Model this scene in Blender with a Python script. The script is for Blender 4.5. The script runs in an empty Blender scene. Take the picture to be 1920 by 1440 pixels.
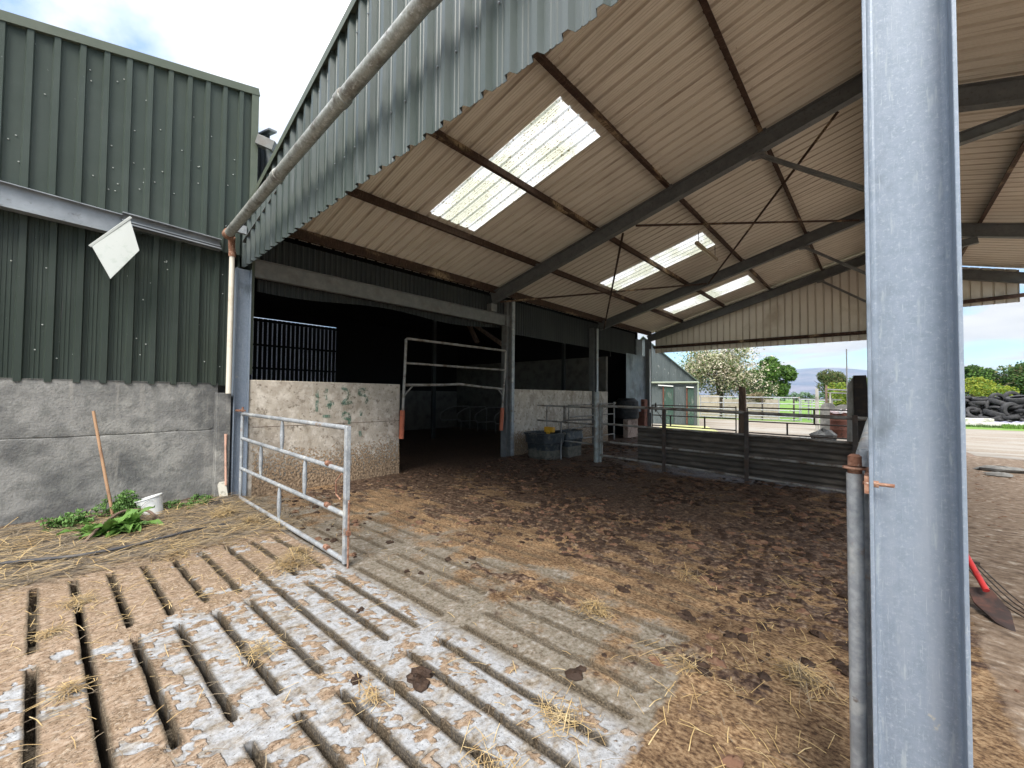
import bpy, math, random
import numpy as np
from mathutils import Vector, Matrix
R=math.radians
random.seed(7); rng=np.random.default_rng(11)
scn=bpy.context.scene; COL=scn.collection

# ------------------------------------------------ camera, sky, sun, exposure
def set_camera():
    yaw,pitch,roll=R(41.333),R(1.624),R(.472)
    cy,sy=math.cos(yaw),math.sin(yaw)
    f=Vector((-sy*math.cos(pitch),cy*math.cos(pitch),math.sin(pitch)))
    r=Vector((cy,sy,0)); u=r.cross(f)
    r2=r*math.cos(roll)+u*math.sin(roll); u2=-r*math.sin(roll)+u*math.cos(roll)
    cd=bpy.data.cameras.new('camera'); cam=bpy.data.objects.new('camera',cd); COL.objects.link(cam)
    cd.sensor_width=36; cd.lens=782.33/1920*36; cd.clip_start=.05; cd.clip_end=30000
    m=Matrix((r2,u2,-f)).transposed().to_4x4(); m.translation=Vector((0,0,1.6)); cam.matrix_world=m
    scn.camera=cam
set_camera()
SUN_EL,SUN_AZ=R(48),R(148)       # azimuth clockwise from +Y : light comes from behind the camera
w=bpy.data.worlds.new("World"); scn.world=w; w.use_nodes=True
nt=w.node_tree; nt.nodes.clear(); N=nt.nodes.new; LK=nt.links.new
out=N('ShaderNodeOutputWorld'); bg=N('ShaderNodeBackground'); LK(bg.outputs[0],out.inputs[0]); bg.inputs[1].default_value=.12
sky=N('ShaderNodeTexSky'); sky.sky_type='NISHITA'; sky.sun_disc=False; sky.sun_elevation=SUN_EL; sky.sun_rotation=SUN_AZ
sky.air_density=1.0; sky.dust_density=.25; sky.ozone_density=3.0
tc=N('ShaderNodeTexCoord'); sep=N('ShaderNodeSeparateXYZ'); LK(tc.outputs['Generated'],sep.inputs[0])
ad=N('ShaderNodeMath'); ad.operation='ADD'; ad.inputs[1].default_value=.09; LK(sep.outputs[2],ad.inputs[0])
mx=N('ShaderNodeMath'); mx.operation='MAXIMUM'; mx.inputs[1].default_value=.03; LK(ad.outputs[0],mx.inputs[0])
dv=N('ShaderNodeVectorMath'); dv.operation='DIVIDE'; LK(tc.outputs['Generated'],dv.inputs[0])
cb=N('ShaderNodeCombineXYZ'); [LK(mx.outputs[0],cb.inputs[i]) for i in range(3)]; LK(cb.outputs[0],dv.inputs[1])
mp=N('ShaderNodeMapping'); mp.inputs['Location'].default_value=(3.9,1.15,0); mp.inputs['Scale'].default_value=(1,1,.0); LK(dv.outputs[0],mp.inputs[0])
n1=N('ShaderNodeTexNoise'); n1.inputs['Scale'].default_value=.75; n1.inputs['Detail'].default_value=9; n1.inputs['Roughness'].default_value=.55; n1.inputs['Distortion'].default_value=.3; LK(mp.outputs[0],n1.inputs['Vector'])
rp=N('ShaderNodeValToRGB'); rp.color_ramp.elements[0].position=.385; rp.color_ramp.elements[1].position=.50; 
cv=N('ShaderNodeMath'); cv.operation='MULTIPLY_ADD'; LK(sep.outputs[2],cv.inputs[0]); cv.inputs[1].default_value=.17; 
cv2=N('ShaderNodeMath'); cv2.operation='ADD'; cv2.inputs[1].default_value=-.085; LK(n1.outputs[0],cv2.inputs[0]); LK(cv2.outputs[0],cv.inputs[2]); LK(cv.outputs[0],rp.inputs[0])
n2=N('ShaderNodeTexNoise'); n2.inputs['Scale'].default_value=1.7; n2.inputs['Detail'].default_value=6; LK(mp.outputs[0],n2.inputs['Vector'])
cr=N('ShaderNodeValToRGB'); cr.color_ramp.elements[0].position=.3; cr.color_ramp.elements[0].color=(5.6,5.9,6.6,1); cr.color_ramp.elements[1].position=.62; cr.color_ramp.elements[1].color=(9.2,9.2,9.4,1)
for e,c in zip(cr.color_ramp.elements,((.78,.81,.86,1),(1,1,1,1))): e.color=c
LK(n2.outputs[0],cr.inputs[0])
sc_=N('ShaderNodeVectorMath'); sc_.operation='SCALE'; sc_.inputs['Scale'].default_value=7.4; LK(cr.outputs[0],sc_.inputs[0])
sk=N('ShaderNodeVectorMath'); sk.operation='SCALE'; sk.inputs['Scale'].default_value=1.45; LK(sky.outputs[0],sk.inputs[0])
mixn=N('ShaderNodeMix'); mixn.data_type='RGBA'; LK(rp.outputs[0],mixn.inputs[0]); 
tn=N('ShaderNodeVectorMath'); tn.operation='MULTIPLY'; tn.inputs[1].default_value=(.78,1.0,1.12); LK(sk.outputs[0],tn.inputs[0]); LK(tn.outputs[0],mixn.inputs[6]); LK(sc_.outputs[0],mixn.inputs[7]); 
def mth(op,a,b):
    q=N('ShaderNodeMath'); q.operation=op
    for i,v in enumerate((a,b)):
        if isinstance(v,(int,float)): q.inputs[i].default_value=v
        else: LK(v,q.inputs[i])
    return q.outputs[0]
zc_=mth('MAXIMUM',sep.outputs[2],0.0)          # overcast sky : brightest overhead
fac=mth('ADD',mth('ADD',mth('MULTIPLY',zc_,.26),.235),mth('MULTIPLY',mth('POWER',zc_,4.0),1.15))
fin=N('ShaderNodeVectorMath'); fin.operation='SCALE'; LK(mixn.outputs[2],fin.inputs[0]); LK(fac,fin.inputs['Scale']); LK(fin.outputs[0],bg.inputs[0])
sd=bpy.data.lights.new('sun','SUN'); sd.energy=1.5; sd.angle=R(28); sd.color=(1,.95,.87)
so=bpy.data.objects.new('sun',sd); COL.objects.link(so)
dirv=Vector((math.sin(SUN_AZ)*math.cos(SUN_EL),math.cos(SUN_AZ)*math.cos(SUN_EL),math.sin(SUN_EL)))
so.rotation_euler=dirv.to_track_quat('Z','Y').to_euler()
scn.view_settings.view_transform='Standard'; scn.view_settings.look='None'; scn.view_settings.gamma=1
scn.view_settings.exposure=2.0
scn.render.engine='CYCLES'; scn.cycles.max_bounces=10; scn.cycles.diffuse_bounces=7; scn.cycles.glossy_bounces=3; scn.cycles.transmission_bounces=4
scn.cycles.transparent_max_bounces=12; scn.cycles.use_denoising=True; scn.cycles.sample_clamp_indirect=8

# ------------------------------------------------ materials
def mat(name,base,layers=(),rough=.8,metal=0,bump=None,spec=.3,trans=0,coord='Object'):
    """layers: (colour, scale, lo, hi[, stretch xyz[, detail]]) each noise-masked over what is below"""
    m=bpy.data.materials.new(name); m.use_nodes=True; t=m.node_tree; t.nodes.clear()
    n=t.nodes.new; l=t.links.new
    o=n('ShaderNodeOutputMaterial'); b=n('ShaderNodeBsdfPrincipled'); b.inputs['Roughness'].default_value=rough; b.inputs['Metallic'].default_value=metal
    b.inputs['Specular IOR Level'].default_value=spec
    c=n('ShaderNodeTexCoord'); cur=None
    rgb=n('ShaderNodeRGB'); rgb.outputs[0].default_value=(*base,1); cur=rgb.outputs[0]
    for i,L in enumerate(layers):
        col,s,lo,hi=L[:4]; st=L[4] if len(L)>4 and L[4] else (1,1,1); det=L[5] if len(L)>5 else 6
        mp=n('ShaderNodeMapping'); mp.inputs['Scale'].default_value=st; mp.inputs['Location'].default_value=(i*7.3+1,i*3.1,i*1.7); l(c.outputs[coord],mp.inputs[0])
        no=n('ShaderNodeTexNoise'); no.inputs['Scale'].default_value=s; no.inputs['Detail'].default_value=det; no.inputs['Roughness'].default_value=.6; l(mp.outputs[0],no.inputs['Vector'])
        mr=n('ShaderNodeMapRange'); mr.inputs[1].default_value=lo; mr.inputs[2].default_value=hi; l(no.outputs[0],mr.inputs[0])
        mi=n('ShaderNodeMix'); mi.data_type='RGBA'; l(mr.outputs[0],mi.inputs[0]); l(cur,mi.inputs[6]); mi.inputs[7].default_value=(*col,1); cur=mi.outputs[2]
    l(cur,b.inputs['Base Color'])
    if bump:
        s,st=bump[:2]; no=n('ShaderNodeTexNoise'); no.inputs['Scale'].default_value=s; no.inputs['Detail'].default_value=6; l(c.outputs[coord],no.inputs['Vector'])
        bp=n('ShaderNodeBump'); bp.inputs['Strength'].default_value=st; bp.inputs['Distance'].default_value=bump[2] if len(bump)>2 else .01; l(no.outputs[0],bp.inputs['Height']); l(bp.outputs[0],b.inputs['Normal'])
    if trans:
        tr=n('ShaderNodeBsdfTranslucent'); l(cur,tr.inputs[0]); ms=n('ShaderNodeMixShader'); ms.inputs[0].default_value=trans; l(b.outputs[0],ms.inputs[1]); l(tr.outputs[0],ms.inputs[2]); l(ms.outputs[0],o.inputs[0])
    else: l(b.outputs[0],o.inputs[0])
    return m
V=(1,1,.12)
M={}
M['tan']=mat('tan_sheet',(.73,.685,.60),[((.63,.585,.50),1.3,.4,.75),((.38,.31,.23),5,.56,.74,(.12,6,.12)),((.28,.22,.17),70,.67,.74),((.70,.66,.57),.7,.5,.75)],.6,bump=(40,.1))
M['tan_rib']=mat('darkened_rib',(.60,.545,.46),[((.42,.36,.29),6,.48,.68,(.2,3,.2))],.7)  # rib faces and hook bolts coloured darker than the sheet pans
M['roof_top']=mat('roof_top',(.10,.14,.12),[((.2,.22,.2),3,.4,.8)],.5)
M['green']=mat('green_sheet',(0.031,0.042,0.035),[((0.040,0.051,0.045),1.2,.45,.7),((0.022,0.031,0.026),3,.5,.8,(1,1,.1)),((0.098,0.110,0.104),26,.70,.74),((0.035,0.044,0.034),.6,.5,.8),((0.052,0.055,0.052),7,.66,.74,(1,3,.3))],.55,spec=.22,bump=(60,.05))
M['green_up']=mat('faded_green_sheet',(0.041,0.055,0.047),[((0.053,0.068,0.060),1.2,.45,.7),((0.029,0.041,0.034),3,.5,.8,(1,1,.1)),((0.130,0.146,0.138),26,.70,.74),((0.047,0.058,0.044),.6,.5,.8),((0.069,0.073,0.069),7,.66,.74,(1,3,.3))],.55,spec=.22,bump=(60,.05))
M['green_front']=mat('weathered_green_sheet',(0.047,0.063,0.056),[((0.082,0.098,0.098),.8,.42,.62,(1,1,.5)),((0.033,0.044,0.038),4,.5,.8,(1,1,.08)),((0.132,0.148,0.153),14,.60,.78,(1,1,.06))],.38,spec=.38,bump=(60,.04))
M['flash']=mat('green_flashing',(0.077,0.093,0.070),[((0.102,0.115,0.090),3,.4,.8)],.5)
M['galv']=mat('galvanised_steel',(.29,.31,.335),[((.39,.41,.43),45,.42,.62),((.18,.195,.21),5,.46,.70),((.48,.49,.48),6,.57,.68),((.27,.20,.145),7,.60,.68),((.12,.09,.07),14,.66,.74)],.45,metal=.2,spec=.5,bump=(120,.1,.002))
M['galv_col']=mat('galvanised_column',(.18,.222,.272),[((.225,.265,.33),28,.4,.6),((.14,.175,.23),1.3,.50,.78,(2,2,.5)),((.30,.34,.40),90,.52,.68),((.20,.24,.30),260,.45,.6),((.13,.165,.21),20,.64,.75,(1,1,.2)),((.25,.285,.34),4,.54,.76,(3,3,.3)),((.36,.35,.31),9,.70,.74),((.12,.145,.175),2.2,.60,.70,(1,1,.8)),((.28,.32,.36),35,.60,.68,(1,1,.15)),((.31,.35,.40),240,.60,.70,(1,1,.06))],.45,metal=.15,spec=.45,bump=(150,.15,.002))
M['galv_dull']=mat('dull_galvanised',(.15,.155,.155),[((.21,.21,.205),8,.4,.7),((.12,.10,.085),3,.55,.75)],.6,metal=.2)
M['panel']=mat('blue_grey_panel',(.17,.20,.225),[((.23,.26,.28),2,.42,.62),((.10,.11,.12),1.5,.52,.7)],.5,metal=.2)
M['rafter']=mat('grey_painted_rafter',(.105,.112,.115),[((.145,.152,.152),6,.4,.7),((.07,.06,.055),20,.55,.75)],.55)
M['rustpurlin']=mat('rusted_purlin',(.065,.038,.028),[((.035,.020,.016),6,.4,.65,(1,3,1)),((.15,.10,.07),14,.52,.7,(1,6,1)),((.36,.27,.17),1.6,.56,.66,(1,.6,1)),((.05,.03,.022),9,.5,.6,(1,5,1))],.85,bump=(60,.3))
M['rust']=mat('rust',(.20,.095,.06),[((.33,.20,.14),30,.45,.65),((.14,.06,.04),12,.5,.7),((.5,.42,.36),50,.62,.7)],.85,bump=(90,.5))
M['steel_dark']=mat('dark_rail_steel',(.05,.042,.038),[((.11,.10,.095),8,.5,.75),((.075,.045,.03),5,.45,.7)],.6)
M['rail']=mat('muddy_galvanised_rail',(.28,.27,.25),[((.11,.08,.06),5,.45,.65),((.30,.30,.29),14,.55,.7)],.55,metal=.15)
M['conc']=mat('grey_concrete_wall',(0.224,0.220,0.211),[((0.288,0.282,0.262),2.6,.46,.66,(1,1,.2)),((0.109,0.109,0.108),1.3,.46,.60,(1,1,1.5)),((0.154,0.154,0.147),9,.50,.64),((0.115,0.115,0.113),45,.60,.70),((0.358,0.352,0.339),60,.66,.74),((0.269,0.256,0.237),3.5,.58,.72,(1,2,.15))],.9,bump=(35,.6,.012))
M['dirty_conc']=mat('dirty_concrete_wall',(0.468,0.416,0.351),[((0.351,0.305,0.254),2.0,.42,.62),((0.598,0.546,0.481),6,.48,.66),((0.195,0.163,0.130),15,.55,.68),((0.676,0.624,0.559),40,.63,.72),((0.260,0.221,0.169),3.5,.56,.72,(1,1,.5)),((0.169,0.143,0.117),60,.67,.74)],.92,bump=(30,.5,.01))
M['dark_clad']=mat('dark_cladding',(0.025,0.029,0.031),[((0.038,0.041,0.041),2,.45,.7,(1,1,.3))],.6)
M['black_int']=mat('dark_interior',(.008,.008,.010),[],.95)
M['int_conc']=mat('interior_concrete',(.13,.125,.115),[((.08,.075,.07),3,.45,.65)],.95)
M['pvc']=mat('cream_pipe',(.62,.58,.50),[((.48,.42,.33),4,.5,.7)],.5)
M['pipe']=mat('weathered_steel_pipe',(.30,.31,.29),[((.16,.15,.135),7,.5,.62,(1,1,1)),((.44,.45,.44),25,.52,.66),((.23,.22,.19),60,.5,.7)],.5,metal=.3,bump=(60,.3,.004))
M['steelbeam']=mat('grey_trim',(.23,.245,.26),[((.32,.34,.36),3,.45,.7),((.12,.12,.12),10,.6,.75)],.42,metal=.4)
M['flap']=mat('pale_sheet_flap',(0.413,0.435,0.420),[((0.315,0.352,0.323),9,.55,.75)],.55)
M['straw']=mat('straw',(0.425,0.306,0.145),[((0.306,0.204,0.093),5,.45,.6),((0.527,0.416,0.238),9,.55,.65)],.9)
M['oldstraw']=mat('old_straw',(.19,.15,.105),[((.27,.215,.14),6,.5,.6),((.10,.075,.05),4,.5,.65)],.95)
M['dung']=mat('dung',(.030,.017,.011),[((.055,.032,.02),25,.5,.7)],.75,spec=.3,bump=(70,.6,.01))
M['drydung']=mat('dry_dung',(.13,.07,.045),[((.2,.13,.08),25,.5,.7)],.9,bump=(70,.6,.01))
M['leafA']=mat('dock_leaf',(0.108,0.216,0.043),[((0.158,0.288,0.072),8,.45,.65)],.5,spec=.4,trans=.25)
M['leafB']=mat('weed_leaf',(.09,.18,.045),[((.15,.27,.075),12,.45,.65)],.6,trans=.2)
M['white']=mat('white_plastic',(0.702,0.720,0.720),[((0.540,0.540,0.513),14,.62,.7)],.4)
M['wood']=mat('handle_wood',(.36,.22,.13),[((.24,.14,.085),10,.5,.65,(1,1,.2))],.7)
M['oldwood']=mat('old_timber',(.17,.12,.09),[((.09,.065,.05),9,.45,.65,(1,1,.15)),((.26,.20,.16),14,.6,.7,(1,1,.15))],.9,bump=(40,.5))
M['paleboard']=mat('pale_board',(.46,.44,.38),[((.25,.24,.2),20,.55,.7)],.8)
M['black']=mat('black_rubber',(.022,.022,.024),[((.05,.05,.052),9,.45,.7)],.7)
M['tyre']=mat('tyre_rubber',(0.024,0.024,0.026),[((0.052,0.051,0.053),5,.45,.7),((0.088,0.084,0.080),15,.62,.75)],.75)
M['trough']=mat('trough_plastic',(0.029,0.034,0.039),[((0.052,0.060,0.068),4,.5,.7),((0.104,0.099,0.083),9,.52,.66)],.45)
M['trough_dirty']=mat('dirty_trough_plastic',(0.120,0.111,0.090),[((0.060,0.060,0.051),12,.45,.65)],.8)
M['yellow']=mat('yellow_plastic',(.62,.33,.03),[((.45,.24,.03),9,.5,.7)],.5)
M['orange']=mat('orange_sleeve',(.40,.12,.065),[((.30,.09,.05),9,.5,.7)],.6)
M['red']=mat('red_paint',(.45,.035,.035),[((.25,.03,.03),12,.55,.7)],.45)
M['bark']=mat('bark',(.12,.095,.07),[((.06,.05,.04),8,.45,.65)],.95)
M['lichen_col']=mat('pillar_concrete',(.34,.33,.30),[((.2,.19,.17),5,.45,.65,(1,1,.4))],.9)
M['sleeper']=mat('dark_sleeper',(.028,.024,.022),[((.06,.04,.03),5,.5,.7)],.9)
M['rusty_iron']=mat('red_brown_iron',(.16,.065,.045),[((.08,.04,.03),9,.5,.65)],.85)
def leafmat(n,c,c2): M[n]=mat(n,c,[(c2,.9,.42,.6),(tuple(x*.6 for x in c),4,.55,.7)],.65,trans=.3)
leafmat('lf_green',(.06,.115,.028),(.09,.16,.04)); leafmat('lf_bright',(.10,.20,.03),(.14,.25,.05)); leafmat('lf_dark',(.03,.07,.022),(.045,.095,.03))
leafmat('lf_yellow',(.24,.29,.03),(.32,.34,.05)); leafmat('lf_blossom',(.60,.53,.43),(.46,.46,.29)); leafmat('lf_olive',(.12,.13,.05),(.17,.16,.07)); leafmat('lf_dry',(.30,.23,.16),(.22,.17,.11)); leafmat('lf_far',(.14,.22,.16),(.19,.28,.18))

# skylight (translucent sheet that lets daylight through)
def skylight_mat():
    m=bpy.data.materials.new('translucent_sheet'); m.use_nodes=True; t=m.node_tree; t.nodes.clear(); n=t.nodes.new; l=t.links.new
    o=n('ShaderNodeOutputMaterial'); tr=n('ShaderNodeBsdfTranslucent'); di=n('ShaderNodeBsdfDiffuse'); ms=n('ShaderNodeMixShader'); ms.inputs[0].default_value=.25
    c=n('ShaderNodeTexCoord'); 
    a=n('ShaderNodeTexNoise'); a.inputs['Scale'].default_value=38; a.inputs['Detail'].default_value=3; l(c.outputs['Object'],a.inputs['Vector'])
    r=n('ShaderNodeValToRGB'); r.color_ramp.elements[0].position=.56; r.color_ramp.elements[0].color=(1,1,1,1); r.color_ramp.elements[1].position=.68; r.color_ramp.elements[1].color=(.30,.24,.12,1); l(a.outputs[0],r.inputs[0])
    b=n('ShaderNodeTexNoise'); b.inputs['Scale'].default_value=1.5; l(c.outputs['Object'],b.inputs['Vector'])
    q=n('ShaderNodeValToRGB'); q.color_ramp.elements[0].position=.38; q.color_ramp.elements[0].color=(.46,.465,.38,1); q.color_ramp.elements[1].position=.55; q.color_ramp.elements[1].color=(.62,.62,.61,1); l(b.outputs[0],q.inputs[0])
    mi=n('ShaderNodeMix'); mi.data_type='RGBA'; mi.blend_type='MULTIPLY'; mi.inputs[0].default_value=1; l(q.outputs[0],mi.inputs[6]); l(r.outputs[0],mi.inputs[7])
    l(mi.outputs[2],tr.inputs[0]); l(mi.outputs[2],di.inputs[0]); l(tr.outputs[0],ms.inputs[1]); l(di.outputs[0],ms.inputs[2]); l(ms.outputs[0],o.inputs[0])
    return m
M['skylight']=skylight_mat()

# ------------------------------------------------ mesh builder
class MB:
    def __init__(s): s.v=[]; s.f=[]; s.m=[]
    def add(s,vs,fs,mi=0):
        b=len(s.v); s.v+=[tuple(x) for x in vs]; s.f+=[tuple(i+b for i in f) for f in fs]; s.m+=[mi]*len(fs)
    def box(s,x0,y0,z0,x1,y1,z1,mi=0):
        s.hexa([(x0,y0,z0),(x1,y0,z0),(x1,y1,z0),(x0,y1,z0),(x0,y0,z1),(x1,y0,z1),(x1,y1,z1),(x0,y1,z1)],mi)
    def hexa(s,p,mi=0): s.add(p,[(3,2,1,0),(4,5,6,7),(0,1,5,4),(1,2,6,5),(2,3,7,6),(3,0,4,7)],mi)
    def bar(s,a,b,w,h,up=(0,0,1),mi=0):
        a=Vector(a);b=Vector(b); d=(b-a).normalized(); up=Vector(up); sd=d.cross(up)
        if sd.length<1e-4: sd=d.cross(Vector((0,1,0)))
        sd.normalize(); u=sd.cross(d).normalized(); p=[]
        for q in (a,b):
            for i,j in ((-1,-1),(1,-1),(1,1),(-1,1)): p.append(q+sd*(w/2*i)+u*(h/2*j))
        s.add(p,[(0,1,2,3),(7,6,5,4),(0,4,5,1),(1,5,6,2),(2,6,7,3),(3,7,4,0)],mi)
    def tube(s,pts,r,n=12,mi=0,caps=True):
        pts=[Vector(p) for p in pts]; rs=r if isinstance(r,(list,tuple)) else [r]*len(pts)
        b=len(s.v); ref=None
        for i,p in enumerate(pts):
            t=(pts[min(i+1,len(pts)-1)]-pts[max(i-1,0)]).normalized()
            if ref is None: ref=t.orthogonal().normalized()
            ref=(ref-t*ref.dot(t)).normalized(); bi=t.cross(ref)
            for k in range(n):
                a=2*math.pi*k/n; s.v.append(tuple(p+ref*(rs[i]*math.cos(a))+bi*(rs[i]*math.sin(a))))
        for i in range(len(pts)-1):
            for k in range(n):
                k2=(k+1)%n; s.f.append((b+i*n+k,b+i*n+k2,b+(i+1)*n+k2,b+(i+1)*n+k)); s.m.append(mi)
        if caps:
            s.f.append(tuple(b+k for k in reversed(range(n)))); s.f.append(tuple(b+(len(pts)-1)*n+k for k in range(n))); s.m+=[mi,mi]
    def lathe(s,prof,c,n=24,axis=None,mi=0):
        """prof: (radius, height) ; axis matrix"""
        b=len(s.v); A=axis or Matrix.Identity(3); c=Vector(c)
        for r,h in prof:
            for k in range(n):
                a=2*math.pi*k/n; s.v.append(tuple(c+A@Vector((r*math.cos(a),r*math.sin(a),h))))
        for i in range(len(prof)-1):
            for k in range(n):
                k2=(k+1)%n; s.f.append((b+i*n+k,b+i*n+k2,b+(i+1)*n+k2,b+(i+1)*n+k)); s.m.append(mi)
    def ibeam(s,a,b,d,w,tf=.012,tw=.009,up=(0,0,1),mi=0):
        """I section from a to b, a/b on the axis; up = web direction"""
        a=Vector(a);b=Vector(b); t=(b-a).normalized(); sd=t.cross(Vector(up)).normalized(); u=sd.cross(t)
        s.bar(a+u*(d/2-tf/2),b+u*(d/2-tf/2),w,tf,u,mi); s.bar(a-u*(d/2-tf/2),b-u*(d/2-tf/2),w,tf,u,mi); s.bar(a,b,tw,d-2*tf,u,mi)
    def build(s,name,mats,parent=None,smooth=False,bevel=0):
        me=bpy.data.meshes.new(name); me.from_pydata(s.v,[],s.f)
        if not isinstance(mats,(list,tuple)): mats=[mats]
        for m in mats: me.materials.append(m)
        if len(mats)>1: me.polygons.foreach_set('material_index',s.m)
        if smooth: me.polygons.foreach_set('use_smooth',[True]*len(s.f))
        me.update(); o=bpy.data.objects.new(name,me); COL.objects.link(o)
        if smooth:
            try: me.set_sharp_from_angle(angle=R(40))
            except Exception: pass
        if bevel:
            bv=o.modifiers.new('bevel','BEVEL'); bv.width=bevel; bv.segments=2; bv.limit_method='ANGLE'
        if parent is not None:
            o.parent=parent; o.matrix_parent_inverse=Matrix.Translation(-Vector(parent.location))
        return o
def tag(o,label=None,cat=None,group=None,kind=None):
    if label: o['label']=label
    if cat: o['category']=cat
    if group: o['group']=group
    if kind: o['kind']=kind
    return o
def thing(name,label,cat,loc=(0,0,0),group=None):
    o=bpy.data.objects.new(name,None); o.empty_display_size=.2; COL.objects.link(o); o.location=loc
    return tag(o,label,cat,group)
def local_part(o,parent):       # mesh already in the parent's local space
    o.parent=parent; return o
def copy_tree(o,loc,rz=0,label=None):
    c=o.copy(); COL.objects.link(c); c.location=loc; c.rotation_euler=(c.rotation_euler[0],c.rotation_euler[1],rz)
    if label: c['label']=label
    for ch in list(o.children):
        d=ch.copy(); COL.objects.link(d); d.parent=c; d.matrix_parent_inverse=ch.matrix_parent_inverse.copy()
    return c
# profiled sheet : profile in (u,d), extruded in v
def profile(u0,u1,pitch=.2165,foot=.075,top=.035,h=.03,sub=2,phase=0):
    p=[]; k0=int(math.floor((u0-phase)/pitch)); u=phase+k0*pitch
    while u<u1+pitch:
        p+=[(u,0),(u+(foot-top)/2,h),(u+(foot+top)/2,h),(u+foot,0)]
        pan=pitch-foot
        for j in range(sub):
            c=u+foot+pan*(j+1)/(sub+1); p+=[(c-.009,0),(c-.004,.006),(c+.004,.006),(c+.009,0)]
        u+=pitch
    return [q for q in p if u0-1e-6<=q[0]<=u1+1e-6]
def sheet(mb,prof,v0,v1,place,two=True,mi=(0,1),thick=.003,rib=None):
    for layer in ((0,mi[0]),(thick,mi[1])) if two else ((0,mi[0]),):
        vs=[];fs=[]
        for u,d in prof:
            a=v0(u) if callable(v0) else v0; b=v1(u) if callable(v1) else v1
            vs+=[place(u,a,d-layer[0]),place(u,b,d-layer[0])]
        for i in range(len(prof)-1): fs.append((2*i,2*i+2,2*i+3,2*i+1))
        b0=len(mb.m); mb.add(vs,fs,layer[1])
        if rib is not None and layer[0]>0:
            for i in range(len(prof)-1):
                if max(prof[i][1],prof[i+1][1])>.01: mb.m[b0+i]=rib

# value noise
def vnoise(x,y,seed=0):
    g=np.random.default_rng(seed).random((256,256)); xi=np.floor(x).astype(int); yi=np.floor(y).astype(int); fx=x-xi; fy=y-yi
    fx=fx*fx*(3-2*fx); fy=fy*fy*(3-2*fy); a=g[xi%256,yi%256];b=g[(xi+1)%256,yi%256];c=g[xi%256,(yi+1)%256];d=g[(xi+1)%256,(yi+1)%256]
    return (a*(1-fx)+b*fx)*(1-fy)+(c*(1-fx)+d*fx)*fy
def fbm(x,y,oct=5,seed=0,rough=.55):
    s=0;t=0;a=1
    for i in range(oct): s=s+a*vnoise(x*2**i+i*17.3,y*2**i+i*9.1,seed+i); t+=a; a*=rough
    return s/t
sm=lambda a,b,x: (lambda t:t*t*(3-2*t))(np.clip((x-a)/(b-a),0,1))

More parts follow.
